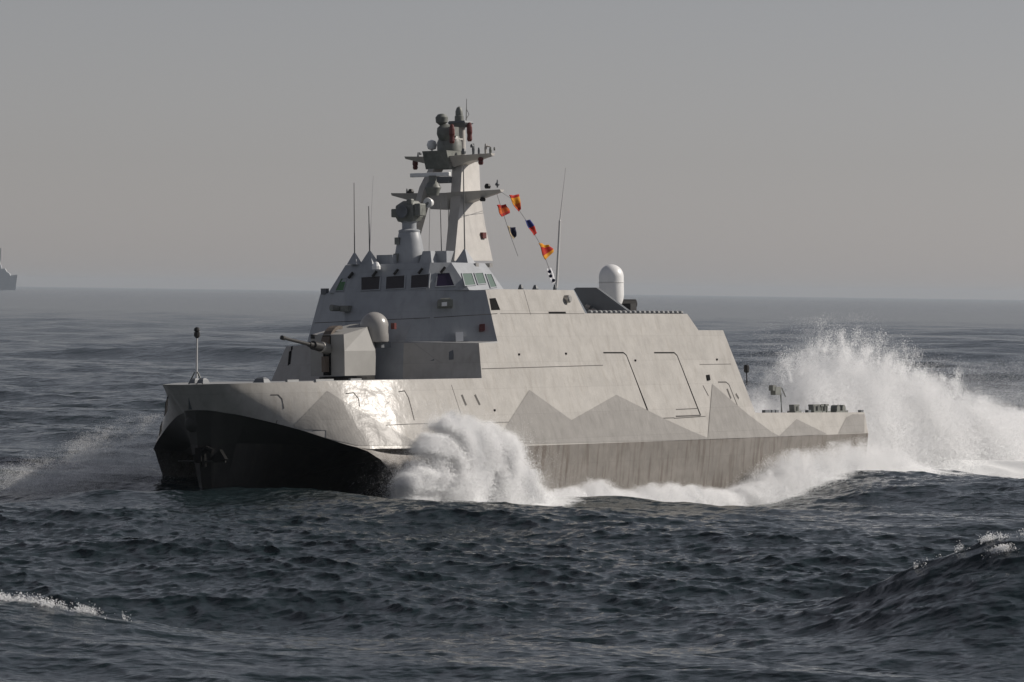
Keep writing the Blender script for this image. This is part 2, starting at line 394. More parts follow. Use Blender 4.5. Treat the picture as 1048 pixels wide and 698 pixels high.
# hull painting and seams: thin coats a few millimetres proud of the plating
from mathutils.bvhtree import BVHTree
def bvh_of(*obs):
    v, f = [], []
    for o in obs:
        k = len(v); v += [tuple(x.co) for x in o.data.vertices]; f += [tuple(k + i for i in p.vertices) for p in o.data.polygons]
    return BVHTree.FromPolygons(v, f)
SIDE = [bvh_of(hull)]
def flank_pt(px, py, off):
    """point on the ship's side seen under a photo pixel, lifted off the plating by off"""
    d = R.T @ (c_fwd + c_right * (px - 524) / F_PX + c_up * (349 - py) / F_PX); o = R.T @ (CAM - O)
    for dy in (0, .6, 1.2, -.6, -1.2):
        d = R.T @ (c_fwd + c_right * (px - 524) / F_PX + c_up * (349 - py - dy) / F_PX)
        h, n, _, _ = SIDE[0].ray_cast(Vector(o), Vector(d).normalized())
        if h is not None and abs(n.z) < .7: break
    else:
        p = atF(px, py); return p + np.array([0, .96, .28]) * off
    n = np.array(n); n = n if n[1] > 0 else -n
    return np.array(h) + n * off
def chine_y(px):
    return float(np.interp(px, [213, 250, 300, 330, 365, 520, 700, 800, 885], [419.5, 426, 438.5, 447, 455.5, 454.6, 450, 446.3, 442.2]))
def refine(poly, step=7):
    out = []
    for (x0, y0), (x1, y1) in zip(poly, poly[1:] + poly[:1]):
        n = max(1, int(math.hypot(x1 - x0, y1 - y0) / step))
        out += [(x0 + (x1 - x0) * i / n, y0 + (y1 - y0) * i / n) for i in range(n)]
    return out
def column_sheet(mb, top, off, m=0, step=4, bottom=None):
    """coat between a top outline (list of px points) and the chine, in narrow vertical strips"""
    xs = [p[0] for p in top]; ys = [p[1] for p in top]
    n = max(2, int((xs[-1] - xs[0]) / step)); g = sorted(set(list(np.linspace(xs[0], xs[-1], n + 1)) + xs))
    for a, b in zip(g[:-1], g[1:]):
        ya, yb = np.interp(a, xs, ys), np.interp(b, xs, ys)
        ca, cb = (chine_y(a) + .5, chine_y(b) + .5) if bottom is None else (np.interp(a, *bottom), np.interp(b, *bottom))
        ca, cb = max(ca, ya + .02), max(cb, yb + .02)
        for k in range(6):
            t0, t1 = k / 6, (k + 1) / 6
            mb.face([flank_pt(a, ya + (ca - ya) * t0, off), flank_pt(b, yb + (cb - yb) * t0, off), flank_pt(b, yb + (cb - yb) * t1, off), flank_pt(a, ya + (ca - ya) * t1, off)], m)
for top in ([(297, 439), (334.5, 400), (365, 419), (421, 450), (431, 454)],
            [(509, 453), (514, 442), (541.6, 399), (584.6, 430), (630.5, 404), (680.6, 429), (709, 442), (724, 448)],
            [(724.2, 448), (728.8, 393), (764, 423), (790, 442.5), (797, 446)],
            [(797.2, 446), (815, 429), (845, 443.5)], [(858, 443), (866, 427), (872, 424), (884.5, 424)]):
    mb = MB(); column_sheet(mb, top, .018); mb.build('camouflage_patch', 'camo', hull, label='darker grey zigzag camouflage paint')
def seam(pts, w=.035, off=.009, mat='seam', name='seam', par=None):
    mb = MB(); q = [flank_pt(x, y, off) for x, y in refine(list(pts), 8)[:-1 or None]]
    q = []
    for (x0, y0), (x1, y1) in zip(pts[:-1], pts[1:]):
        n = max(1, int(math.hypot(x1 - x0, y1 - y0) / 8))
        q += [flank_pt(x0 + (x1 - x0) * i / n, y0 + (y1 - y0) * i / n, off) for i in range(n)]
    q.append(flank_pt(*pts[-1], off))
    for a, b in zip(q[:-1], q[1:]):
        d = (b - a) / (np.linalg.norm(b - a) + 1e-9); n = np.array([.05, .96, .28]); e = np.cross(d, n); e /= np.linalg.norm(e)
        mb.loft([[a - e * w / 2, a + e * w / 2, a + e * w / 2 - n * .02, a - e * w / 2 - n * .02], [b - e * w / 2, b + e * w / 2, b + e * w / 2 - n * .02, b - e * w / 2 - n * .02]])
    return mb.build(name, mat, par or hull)
seam([(296, 443), (360, 437), (420, 434), (500, 432.5), (585, 430.6), (690, 427.5)], .03)
seam([(493, 377.5), (560, 375.5), (617, 373.8)], .035)
seam([(690, 428), (722, 426)], .03)
seam([(716, 373), (748, 372.6)], .03)
seam([(462, 394), (475, 434)], .02)
# hawse recesses and little access plates along the fore plating
for pts in ([(277, 404), (285, 404), (289, 408), (291, 418)], [(284, 430), (283, 433), (286, 436), (290, 435)],
            [(354, 403), (362, 402), (367, 408), (368, 416)], [(408, 401), (414, 400), (418, 407), (421, 418), (424, 430)]):
    seam(pts, .05, name='plate_outline')
for pts in ([(472.5, 404), (477, 415)], [(486, 404), (491, 414.5)], [(744, 398), (748, 408)], [(753, 403), (756, 408)], [(486, 405), (490, 414)][:0]):
    if pts: seam(pts, .16, name='vent_slot')
# starboard sliver and bow face: small rectangular openings
mb = MB(); a = atX(178, 409, 29.2)
bowpl = plane3(STN[0][0], STN[1][0], STN[0][1])
for q in ([(193, 407), (200.5, 406.5), (200.5, 419), (193, 419)],):
    n, c = plane3(STN[0][0], STN[14][0], STN[14][1]); _sg = np.sign(n[0]); n, c = n * _sg, c * _sg
    MB().prism([un(x, y, n, c + .012) for x, y in q], n * .02).build('access_plate', 'gear2', hull)
for q in ([(169.5, 412), (172, 405), (171, 421), (168.5, 426)], [(164, 437), (166, 431), (165, 442), (163, 446)]):
    A_, B_, C_, D_ = (mir(STN[36][0]), mir(np.array((24, 3.95, 5.6))), mir(np.array((23.7, 5.55, 2.53))), mir(STN[36][1]))
    n, c = plane3(A_, B_, D_); _sg = np.sign(-n[1]); n, c = n * _sg, c * _sg
    MB().prism([un(x, y, n, c + .03) for x, y in q], n * .04).build('vent_slot', 'dark', hull)

# lower hull: two narrow demihulls and the bow underbody between them
LOW = -4.2
for s in (1, -1):
    g = (lambda p: np.array(p, float)) if s == 1 else (lambda p: mir(np.array(p, float)))
    sb = MB()
    def outer(x):                      # y of the chine and of the foot
        yc = float(np.interp(x, [-30.3, 12, 14, 17, 19.5, 21.8, 23.9], [6.99, 6.99, 6.97, 6.86, 6.6, 6.15, 5.55]))
        return yc
    def cz(x): return float(np.interp(x, [-30.3, -16, 12, 14, 17, 19.5, 21.8, 23.9], [2.08, 2.12, 2.28, 2.3, 2.34, 2.38, 2.42, 2.53]))
    # rings at constant height, running stem -> transom along the outside and back along the inside
    lev = [1.0, .97, .86, .7, .5, .25, 0]
    stemx = {1.0: 23.7, .97: 23.15, .86: 22.5, .7: 21.75, .5: 21.5, .25: 21.4, 0: 21.3}
    stemy = {1.0: 5.55, .97: 5.85, .86: 6.15, .7: 6.38, .5: 6.45, .25: 6.45, 0: 6.4}
    rings = []
    for L in lev:
        ring = []
        xs = [1, .93, .84, .72, .55, .3, .0]
        x_s, x_e = stemx[L], -30.3
        zrow = lambda x: LOW + (cz(x) - LOW) * (L if L == 1 else L ** .0 * (0 + L))
        zz = lambda x: LOW + (cz(x) - LOW) * (1 - (1 - L) * 1.0)
        # the levels crowd towards the chine so the stem curve shows above the water
        h = {1.0: 1.0, .97: .975, .86: .92, .7: .82, .5: .7, .25: .45, 0: 0}[L]
        zz = lambda x: LOW + (cz(x) - .004 - LOW) * h
        for t in (0, .02, .045, .08, .15, .28, .45, .7, 1):
            x = x_s + (x_e - x_s) * t
            ys = stemy[L]; yo = outer(min(x, 23.9)) if L == 1 else (ys + max(outer(x) - ys, .3) * min(1, (t / .15)) ** .7) - (1 - h) * .7 * min(1, t / .1)
            ring.append(g((x, yo, zz(x))))
        for t in (1, .7, .45, .28, .15, .08, .03):
            x = x_s + (x_e - x_s) * t
            yi = stemy[L] - (stemy[L] - 3.15) * min(1, t / .3) ** .8
            ring.append(g((x, yi, zz(x))))
        rings.append(ring)
    sb.loft(rings)
    sb.build('side_hull', 'lower', ship, smooth=50)
# bow underbody: chine -> knuckle -> keel, dark
KN = [((28.9, 0, 4.335), (28.6, 0, 2.75), (28.3, 0, 1.0), (27.2, 0, -2.5)),
      ((28.75, .85, 4.315), (28.3, .55, 2.75), (28.0, .35, 1.0), (27, .2, -2.5)),
      ((28.25, 2.1, 4.055), (26.9, 1.3, 2.8), (27.2, .8, 1.0), (26.5, .35, -2.5)),
      ((26.7, 3.75, 3.415), (25.2, 2.5, 2.7), (25.6, 1.5, 1.0), (25.2, .55, -2.4)),
      ((23.9, 5.57, 2.525), (23.0, 4.3, 2.35), (23.0, 2.3, 1.2), (22.5, .8, -2.0)),
      ((21.8, 5.8, 2.40), (20.5, 4.7, 2.2), (20.0, 2.9, 1.6), (19, 1.0, -1.2)),
      ((14, 5.8, 2.28), (14, 4.4, 2.2), (14, 2.9, 1.9), (13, 1.2, .6)), ((0, 5.5, 2.2), (0, 4.2, 2.15), (0, 2.9, 2.1), (0, 1.2, 2.0))]
_kx = [28.75, 28.5, 27.1, 25.4, 23.7, 21.8, 14, 0]
def kn_row(c):
    row = [np.array(c) - np.array([0, 0, .004])]
    for q in (1, 2, 3): row.append(np.array([np.interp(-c[0], [-v for v in _kx], [KN[r][q][m] for r in range(8)]) for m in range(3)]))
    return row
KR = [kn_row(b) for _, b in STN[:-1]] + [[np.array(v) for v in KN[7]]]
for r_ in KR[1:-1]: r_[1][1] = min(r_[1][1], r_[0][1] * .86)
KR[-2][0][1] = min(KR[-2][0][1], 6.5)
ub = MB()
for s in (1, -1):
    g = (lambda p: np.array(p, float)) if s == 1 else (lambda p: mir(np.array(p, float)))
    for A_, B_ in zip(KR[:-1], KR[1:]):
        for j in range(3):
            ub.face([g(A_[j]), g(B_[j]), g(B_[j + 1]), g(A_[j + 1])], 1 if j == 0 else 0)
under = ub.build('bow_underbody', ['black', 'black2'], ship, smooth=25)
# anchor in its pocket, boss ring above it
pk = MB()
def ub_at(px, py, x=28.9): return atX(px, py, x)
mb = MB(); mb.lathe(ub_at(202, 434, 28.15), [(.36, -.15), (.36, .5), (.28, .56), (.0, .56)], axis=0, n=20); mb.build('thruster_boss', 'black2', under, smooth=True)
an = MB()
an.box(ub_at(207.5, 466, 28.7), (.5, .5, .7)); an.tube([ub_at(206, 458, 28.9), ub_at(209, 478, 28.9)], .12)
an.prism([ub_at(216, 470, 28.9), ub_at(226, 460, 28.9), ub_at(232, 470, 28.9), ub_at(222, 473, 28.9)], (.25, 0, 0))
an.tube([ub_at(206, 464, 29), ub_at(212, 459, 29), ub_at(218, 462, 29)], .14)
an.prism([ub_at(207, 462, 29), ub_at(198, 466, 29), ub_at(200, 472, 29), ub_at(207, 472, 29)], (.25, 0, 0))
an.build('anchor', 'dark', under)
MB().tube([ub_at(183, 472, 28.9), ub_at(231, 472.5, 28.9)], .05, n=6).build('anchor_bar', 'black2', under)

# ---- superstructure
A1 = np.array([13.0, 1.9, 5.6]); A2 = fl(12.4, 5.6)
B1 = np.array([12.5, 1.7, 7.36]); B2 = fl(11.75, 7.3)
C1 = np.array([12.45, 1.7, 7.42]); C2 = fl(9.85, 7.38)
D2 = fl(9.72, 7.6)
E2 = fl(9.65, 9.9); _n, _c = plane3(C1, C2, E2)
E1 = np.array([(_c - _n[1] * 2.3 - _n[2] * 9.9) / _n[0], 2.3, 9.9]); _n, _c = plane3(C1, C2, E2)
D2 = np.array([(_c - _n[1] * D2[1] - _n[2] * D2[2]) / _n[0], D2[1], D2[2]])
G1 = fl(8.2, 9.95); G2 = fl(.44, 9.95); G3 = fl(-.15, 8.77); G4 = fl(-11.7, 8.77); G5 = fl(-12.5, 7.9); G6 = fl(-15.46, 7.9); G7 = fl(-16.06, 5.6)
AFTD = fl(-16.62, 3.45)
sb = MB()
for s in (1, -1):
    g = (lambda p: p) if s == 1 else mir
    sb.face([g(A2), g(B2), g(np.array([9.85, *fl(9.85, 7.3)[1:]])), g(C2), g(D2), g(E2), g(G1), g(G2), g(G3), g(G4), g(G5), g(G6), g(G7)])
    sb.face([g(A1), g(A2), g(B2), g(B1)], 0); sb.face([g(B1), g(B2), g(fl(9.85, 7.3)), g(C2), g(C1)], 2)
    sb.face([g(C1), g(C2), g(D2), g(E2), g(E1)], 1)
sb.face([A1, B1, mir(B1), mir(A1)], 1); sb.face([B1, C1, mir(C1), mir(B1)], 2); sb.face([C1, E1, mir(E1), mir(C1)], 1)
sb.face([E1, E2, G1, mir(G1), mir(E2), mir(E1)], 2)
for a, b in ((G1, G2), (G2, G3), (G3, G4), (G4, G5), (G5, G6)): sb.face([a, b, mir(b), mir(a)], 2)
sb.face([G6, G7, AFTD, mir(AFTD), mir(G7), mir(G6)], 0)
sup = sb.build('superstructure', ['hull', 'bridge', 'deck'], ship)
SIDE[0] = bvh_of(hull, sup)
PL_UP = plane3(C1, C2, E2); PL_FR = plane3(C1, E1, mir(C1)); PL_LOW = plane3(A1, A2, B2); PL_UPS = plane3(mir(C1), mir(C2), mir(E2))
def fix(pl, ref):   # normal pointing away from the ship's middle
    n, c = pl
    return (n, c) if n @ np.array(ref, float) > 0 else (-n, -c)
PL_UP = fix(PL_UP, (1, 1, 0)); PL_FR = fix(PL_FR, (1, 0, 0)); PL_LOW = fix(PL_LOW, (1, 1, 0)); PL_UPS = fix(PL_UPS, (1, -1, 0))
def on(pl, x, y, off=0): return un(x, y, pl[0], pl[1] + off)
def panel(poly, pl, th, name, mat, par, **k):
    return MB().prism([on(pl, x, y, th / 2) for x, y in poly], pl[0] * th).build(name, mat, par, **k)
# knuckle line across the front, patches, fittings
for pl, p, q in ((PL_UP, (444, 325), (509, 321)), (PL_FR, (322, 330.5), (440, 325.2))):
    a, b = on(pl, *p, .004), on(pl, *q, .004); MB().tube([a, b], .016, n=4).build('seam', 'seam', sup)
panel([(440, 359), (444.5, 358.6), (444.5, 369), (440, 369.5)], PL_LOW, .03, 'vent_panel', 'gear2', sup)
panel([(459.5, 358), (464, 357.6), (464, 367.6), (459.5, 368.2)], PL_LOW, .03, 'vent_panel', 'gear2', sup)
panel([(466, 341), (473.5, 340.5), (474, 350), (466.5, 350.5)], PL_UP, .35, 'equipment_box', 'white', sup)
panel([(490.5, 332.5), (496, 332), (496, 338.5), (490.5, 339)], PL_UP, .3, 'red_lamp', 'red', sup)
panel([(501, 305.5), (507, 305), (511.8, 317), (503, 317.3)], fix(plane3(D2, E2, E2 + np.array([-1, 0, 0])), (0, 1, 0)), .02, 'dark_opening', 'dark', sup)
mb = MB(); p = on(PL_UP, 455.5, 311, .25)
mb.box(p, (.45, .75, .32), 0, np.array([PL_UP[0], np.cross((0, 0, 1), PL_UP[0]), (0, 0, 1)])); mb.tube([on(PL_UP, 451, 307, .3), on(PL_UP, 461, 306.5, .3)], .08)
mb.build('searchlight', 'gear', sup)
panel([(452, 309.5), (457.5, 309), (457.5, 313), (452, 313.5)], (PL_UP[0], PL_UP[1] + .49), .02, 'lamp_glass', 'white', sup)
mb = MB(); p = on(PL_FR, 348, 316, .3)
mb.tube([p + np.array([-.3, 0, 0]), p + np.array([.35, -.3, .05])], [.12, .17]); mb.box(p + np.array([-.15, .25, 0]), (.4, .45, .3)); mb.build('loudhailer', 'gear', sup)
# small vents low on the starboard part of the front
for q in ([(296, 360), (298.5, 358.5), (297, 372), (294.5, 374)], [(298, 355), (299.6, 354), (299.4, 357.5), (297.8, 358.5)]):
    PL_LS = fix(plane3(mir(A1), mir(A2), mir(B2)), (1, -1, 0)); panel(q, PL_LS, .03, 'vent_slot', 'dark', sup)
# flank doors: recessed outlines
seam([(617.5, 361), (638, 361), (641, 363.5), (665, 425)], .07, name='bay_door_edge', mat='dark', par=sup)
seam([(640.5, 427), (666, 425.5)], .06, name='bay_door_sill', par=sup); seam([(640, 420), (663, 419)], .03, par=sup); seam([(638, 424), (665, 423)], .03, par=sup)
seam([(669.5, 361), (690, 361), (693, 364), (717, 425)], .07, name='bay_door_edge', mat='dark', par=sup)
seam([(692, 426), (717, 425)], .06, name='bay_door_sill', par=sup); seam([(692, 419), (714, 418)], .03, par=sup)
seam([(735, 391), (743, 391), (746, 393.5), (758, 423.5)], .06, name='bay_door_edge', par=sup); seam([(730, 424), (758, 424)], .05, name='bay_door_sill', par=sup)
seam([(719.5, 394.5), (725, 405)], .04, par=sup)
seam([(561.5, 320), (579, 320)], .10, mat='dark', name='roof_slot', par=sup)
seam([(536, 297), (543, 322)], .02, par=sup); seam([(512, 321), (598, 321)], .02, par=sup)
for x, y in ((531, 362.8), (579, 362), (506, 420), (650, 369), (733.5, 368)): 
    MB().box(flank_pt(x, y, .02), (.1, .06, .1)).build('deck_drain', 'dark', sup)
for q in ([(722.5, 384), (725.5, 383.5), (726.5, 389), (723.5, 389.5)],): 
    MB().prism([flank_pt(x, y, .02) for x, y in q], (0, .05, 0)).build('vent_slot', 'dark', sup)
mb = MB(); mb.lathe(flank_pt(579, 306, 0), [(.2, -.05), (.2, .22), (.14, .28)], axis=1, n=14); mb.build('side_lamp', 'bare', sup, smooth=True)
# fittings along the shoulder and roof edge
for i in range(20):
    p = fl(-.9 - i * .54, 8.77); MB().lathe(p + np.array([0, -.12, 0]), [(.10, -.05), (.16, .05), (.13, .14), (.04, .17)], n=8).build('roof_cleat', 'deck', sup)
for x, y, r in ((533, 294.5, .14), (548, 295, .16), (568, 294.5, .1)):
    MB().lathe(atY(x, y + 2, 4.4), [(r, -.12), (r, .08), (r * .5, .25), (.03, .27)], n=8).build('deck_light', 'gear2', sup)
MB().box(np.array([9.9, -4.3, 10.0]), (.3, .3, .3)).build('deck_light', 'gear2', sup)

# ---- bridge
Bz = 9.905
bf0, bc0, ba0 = np.array([11.3, 2.3, Bz]), np.array([10.2, 4.1, Bz]), np.array([6.6, 4.1, Bz])
bf1, bc1, ba1 = np.array([10.75, 2.25, 11.28]), np.array([10.0, 3.0, 11.28]), np.array([6.6, 3.0, 11.28])
sf0, sf1, s0, s1 = np.array([11.2, -1.75, Bz]), np.array([10.7, -1.72, 11.28]), np.array([10.5, -3.75, Bz]), np.array([10.2, -2.9, 11.28])
bb = MB(); bb.loft([[bf0, bc0, ba0, mir(ba0), s0, sf0], [bf1, bc1, ba1, mir(ba1), s1, sf1]])
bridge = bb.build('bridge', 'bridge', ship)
BF = fix(plane3(bf0, bf1, sf0), (1, 0, 0)); BC = fix(plane3(bf0, bc0, bc1), (1, 1, 0)); BS = fix(plane3(bc0, ba0, ba1), (0, 1, 0)); BCS = fix(plane3(sf0, s0, s1), (1, -1, 0))
for poly, pl, mt in (([(343.5, 297.5), (349.5, 285.5), (355.2, 284.8), (351.4, 297.3)], BCS, 'glass_green'),
                     ([(370, 284.1), (389, 282.8), (388, 296.1), (370, 297)], BF, 'glass'), ([(395.7, 283.3), (414.2, 282), (413.6, 294.8), (395, 295.9)], BF, 'glass'),
                     ([(421.2, 282), (439.3, 280.8), (438.2, 294), (420.5, 294.9)], BF, 'glass'), ([(448, 280.2), (459.8, 279.3), (464.8, 292.2), (446.5, 293.2)], BC, 'glass_purple'),
                     ([(473, 280.2), (482.5, 280), (486.3, 291.5), (476, 292.2)], BS, 'glass_pale'), ([(485.7, 280), (493.8, 279.5), (497.2, 290), (489.3, 290.8)], BS, 'glass_pale'),
                     ([(497.5, 281), (502.5, 280.8), (508, 293.5), (502, 294.2)], BS, 'glass_pale')):
    w = panel(poly, pl, .03, 'window', mt, bridge)
    cx, cyy = sum(p[0] for p in poly) / 4, sum(p[1] for p in poly) / 4
    fr = MB(); sc_ = 1.13; big = [((x - cx) * sc_ + cx, (y - cyy) * sc_ + cyy) for x, y in poly]
    P_ = [on(pl, x, y, .03) for x, y in poly]; Q_ = [on(pl, x, y, .03) for x, y in big]
    for i in range(4): fr.prism([P_[i], P_[(i + 1) % 4], Q_[(i + 1) % 4], Q_[i]], pl[0] * .05)
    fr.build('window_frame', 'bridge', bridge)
for x, y, pl in ((359.5, 281, BCS), (384, 279.5, BF), (406, 277.5, BF), (431, 276.5, BF), (454, 275.5, BC)):
    MB().tube([on(pl, x - 2.8, y + 3.4, .12), on(pl, x + 1.5, y - 2, .16)], .07, n=6).build('window_wiper', 'metal', bridge)
for x, y, yy in ((486, 271.5, 3.0), (500, 271.5, 3.0)):
    MB().box(atY(x, y, yy), (.3, .3, .2)).tube([atY(x, y, yy), atY(x + 2, y - 1, yy)], .08).build('roof_camera', 'bare', bridge)
# antenna pyramids on the bridge roof, with whips
def pyramid(x0, x1, yb, xt, yt, y, wtop=0.04, name='antenna_base'):
    a, b, t = atY(x0, yb, y), atY(x1, yb, y), atY(xt, yt, y)
    c = (a + b) / 2; c[2] = 11.285; h = (x1 - x0) / 20.7 / 2 / .92
    mb = MB(); mb.loft([[c + np.array([i * h, j * h, 0]) for i, j in ((-1, -1), (1, -1), (1, 1), (-1, 1))],
                        [np.array([c[0] + i * wtop, c[1] + j * wtop, t[2]]) for i, j in ((-1, -1), (1, -1), (1, 1), (-1, 1))]])
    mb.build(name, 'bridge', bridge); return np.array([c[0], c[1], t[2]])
def whip(p, px, py, y, r0, r1, mat='wire', par=None, name='whip_antenna'):
    t = atY(px, py, y); t = np.array([p[0] + (t[0] - p[0]) * 1, y, t[2]])
    q = p + (t - p) * .33
    MB().tube([p - np.array([0, 0, .1]), q, t], [r0, (r0 + r1) / 2, r1], n=6).build(name, mat, par or bridge)
p = pyramid(357.5, 368.5, 271, 363.4, 259, -2.2); whip(p, 362.3, 187, p[1], .035, .018)
p = pyramid(371.5, 385.5, 270.5, 378.4, 257, -1.6); whip(p, 377.3, 211, p[1], .04, .025); whip(p, 382, 180, p[1], .014, .010, 'whip')
pyramid(389.5, 407, 270.5, 399, 261, -1.0, .45, 'vent_box'); p = pyramid(432, 446, 268.5, 440, 257, .9, .22, 'vent_box')
pyramid(445.5, 462, 268, 454, 257, 1.3, .42, 'vent_box')
whip(np.array([p[0], p[1], 11.6]), 440, 208, p[1], .012, .012)
whip(atY(452, 262, .9), 450.5, 206, .9, .03, .02); whip(atY(459, 262, .9), 459, 206, .9, .025, .02)
p = pyramid(468.5, 483, 268, 475, 255, 2.5); whip(p, 474.2, 170, p[1], .04, .03)
MB().lathe(atY(385, 272.5, -.6), [(.22, -.15), (.22, 0), (.1, .2), (.02, .22)], n=10).build('roof_light', 'white', bridge)

# ---- fire director on its cone
dr = MB(); c0 = np.array([8.3, -.25, 11.28])
pc = lambda x, y: atY(x, y, -.25)
bc = (pc(404, 267) + pc(434.5, 267)) / 2; bc[2] = 11.285
dr.lathe(bc, [(.80, 0), (.74, .45), (.62, 1.15), (.52, 1.62), (.5, 1.64)], n=24); dr.lathe(bc, [(.54, 1.60), (.54, 1.68), (.50, 1.70), (.36, 1.75), (.36, 2.05), (.46, 2.12)], 0, 24)
director = dr.build('fire_director', 'bridge', ship, smooth=35)
hd = MB(); hz = bc + np.array([0, 0, 2.1])
hd.loft([[hz + np.array(q) for q in ((-.45, -.4, 0), (.45, -.4, 0), (.45, .4, 0), (-.45, .4, 0))],
         [hz + np.array(q) for q in ((-.55, -.52, .25), (.5, -.52, .25), (.5, .52, .25), (-.55, .52, .25))],
         [hz + np.array(q) for q in ((-.55, -.5, .8), (.5, -.5, .8), (.5, .5, .8), (-.55, .5, .8))],
         [hz + np.array(q) for q in ((-.35, -.2, 1.05), (.25, -.2, 1.05), (.25, .35, 1.05), (-.35, .35, 1.05))]])
hd.box(hz + np.array([.1, -.66, .45]), (.55, .34, .42)); hd.box(hz + np.array([.1, .68, .58]), (.6, .36, .62)); hd.box(hz + np.array([.3, .25, .98]), (.3, .3, .3))
hd.build('director_head', 'gear', director, bevel=.05)
MB().lathe(hz + np.array([.50, -.05, .5]), [(.10, 0), (.30, .10), (.33, .14), (.28, .16), (.08, .06)], axis=0, n=20).build('director_dish', 'gear2', director, smooth=True)
p = atY(438.5, 207.5, .6); MB().tube([hz + np.array([.1, .5, .5]), p], .07).build('lamp_bracket', 'gear', director); MB().lathe(p + np.array([.0, 0, 0]), [(.05, -.3), (.2, -.2), (.26, .05), (.24, .1), (.0, .04)], axis=0, n=16).build('signal_lamp', 'white', director, smooth=True)
for z_ in (.35, 1.15): MB().box(bc + np.array([.72 - z_ * .16, -.35, z_]), (.25, .25, .35)).build('director_fitting', 'gear', director)

# ---- mast
mk = MB()
def Y1(x, y): return atY(x, y, 1.0)
# port leg: wide fore and aft, thin across, leaning inboard
PXL = [(460, 267, 1.6), (499.5, 267, 1.6), (492, 232, 1.25), (487, 200, .95), (485.5, 166, .55), (468, 167, .55), (466, 205, .95), (463, 236, 1.3)]
outl = [atY(x, y, yy) for x, y, yy in PXL]
mk.prism(outl, (0, .55, 0))
st_leg = [(-1.7, 6.9, 5.9, 11.285), (-1.25, 6.5, 5.6, 13.2), (-.75, 6.2, 5.3, 15.2), (-.5, 5.2, 4.2, 16.6)]
mk.loft([[np.array(q) for q in ((x0, y - .16, z), (x0, y + .16, z), (x1, y + .16, z), (x1, y - .16, z))] for y, x0, x1, z in st_leg])
mast = mk.build('mast', 'mast', ship)
# lower yard platform
XM = 5.0
def yard(zc, tipY, z_tip, root, name, x=XM, mat='mast'):
    mb = MB()
    for s in (1, -1):
        prof = [(0, root, .55, .95), (.35, root * .62, .3, .8), (1, .12, .0, .22)]
        rings = []
        for t, hgt, dz, hx in prof:
            y = s * (.5 + (tipY - .5) * t); z1 = zc + (z_tip - zc) * t
            rings.append([np.array(q) for q in ((x - hx, y, z1), (x + hx, y, z1), (x + hx * .5, y, z1 - hgt), (x - hx * .5, y, z1 - hgt))])
        mb.loft(rings)
    mb.box((x, 0, zc - root / 2), (1.7, 1.0, root))
    return mb.build(name, mat, mast)
yard(14.88, 3.15, 14.98, .8, 'yard_platform')
yard(16.72, 2.5, 16.82, .55, 'yard_platform', 4.7)
# radar bar, its pedestal
MB().box((atY(443.5, 179, 0) + np.array([.3, 0, 0])), (.22, 2.25, .2), 0).build('radar_bar', 'white', mast, bevel=.03)
rp = atY(443, 190, .2)
mb = MB(); mb.lathe(rp, [(.28, -.5), (.34, -.3), (.42, -.1), (.3, .12), (.2, .2), (.2, .5)], n=14); mb.build('radar_pedestal', 'gear', mast, smooth=40)
MB().box((5.2, -.1, 15.55), (.9, 1.1, .3)).build('radar_shelf', 'gear2', mast)
# block under upper platform, camera column and the electro-optic director
MB().loft([[np.array([x, y, z]) for x, y in ((5.9 - k, -.9), (5.9 - k, .5), (4.4, .5), (4.4, -.9))] for z, k in ((16.1, .35), (17.0, 0))]).build('mast_bracket', 'gear', mast)
ec = atY(460, 155, -.1)
mb = MB(); mb.lathe(ec, [(.62, 0), (.62, .45), (.5, .75), (.3, .82)], n=18); ecol = mb.build('sensor_column', 'gear', mast, smooth=35)
ep = atY(456, 139, -.1)
mb = MB(); mb.lathe(ep, [(.2, -.28), (.36, -.15), (.45, .1), (.42, .4), (.25, .55), (.12, .58)], n=16); mb.lathe(ep + np.array([.1, -.15, .88]), [(.12, -.35), (.3, -.2), (.32, .05), (.2, .2), (.05, .24)], n=12)
mb.box(ep + np.array([0, .45, .2]), (.5, .35, .45)); mb.build('sensor_head', 'gear', mast, smooth=35)
MB().box(atY(462, 142.5, 0), (.8, .9, .08)).build('sensor_shelf', 'mast', mast)
# top pole with cross piece, dome, red lamps
MB().tube([atY(472.5, 168, 0), atY(472, 130, 0)], [.24, .2], n=10).build('top_pole', 'mast', mast, smooth=True)
MB().loft([[atY(471.5, 128, 0) + np.array([i * h, j * w, z]) for i, j in ((-1, -1), (1, -1), (1, 1), (-1, 1))] for z, h, w in ((-.12, .25, .35), (.1, .45, .5), (.2, .4, .45))]).box(atY(471.5, 128.5, 0), (.25, 1.1, .14)).build('top_platform', 'gear2', mast)
MB().lathe(atY(470, 124, 0), [(.24, -.15), (.23, .25), (.19, .28), (.19, .5), (.12, .68), (.03, .74)], n=14).build('top_dome', 'gear', mast, smooth=30)
MB().tube([atY(477, 126, .3), atY(477.6, 101, .3)], [.03, .015], n=6).tube([atY(477.5, 112, .3), atY(480, 117, .3), atY(477, 122, .3)], .02, n=5).build('wind_vane', 'wire', mast)
for x, y, yy in ((462.5, 137, .7), (480.5, 135, .6), (425, 168, -2.0), (492, 163, 1.9)):
    h = .48 if y < 150 else .28
    MB().lathe(atY(x, y, yy), [(.09, -h), (.14, -h + .1), (.12, -h * .3), (.15, 0), (.14, h * .5), (.1, h * .9), (.05, h)], n=10).build('mast_lamp', 'red', mast)
mb = MB(); mb.lathe(atY(442, 148.5, -1.1), [(.02, -.27), (.2, -.2), (.27, 0), (.2, .2), (.02, .27)], n=14); mb.tube([atY(442, 151, -1.1), atY(442, 160, -1.1)], .05); mb.build('satnav_dome', 'white', mast, smooth=True)
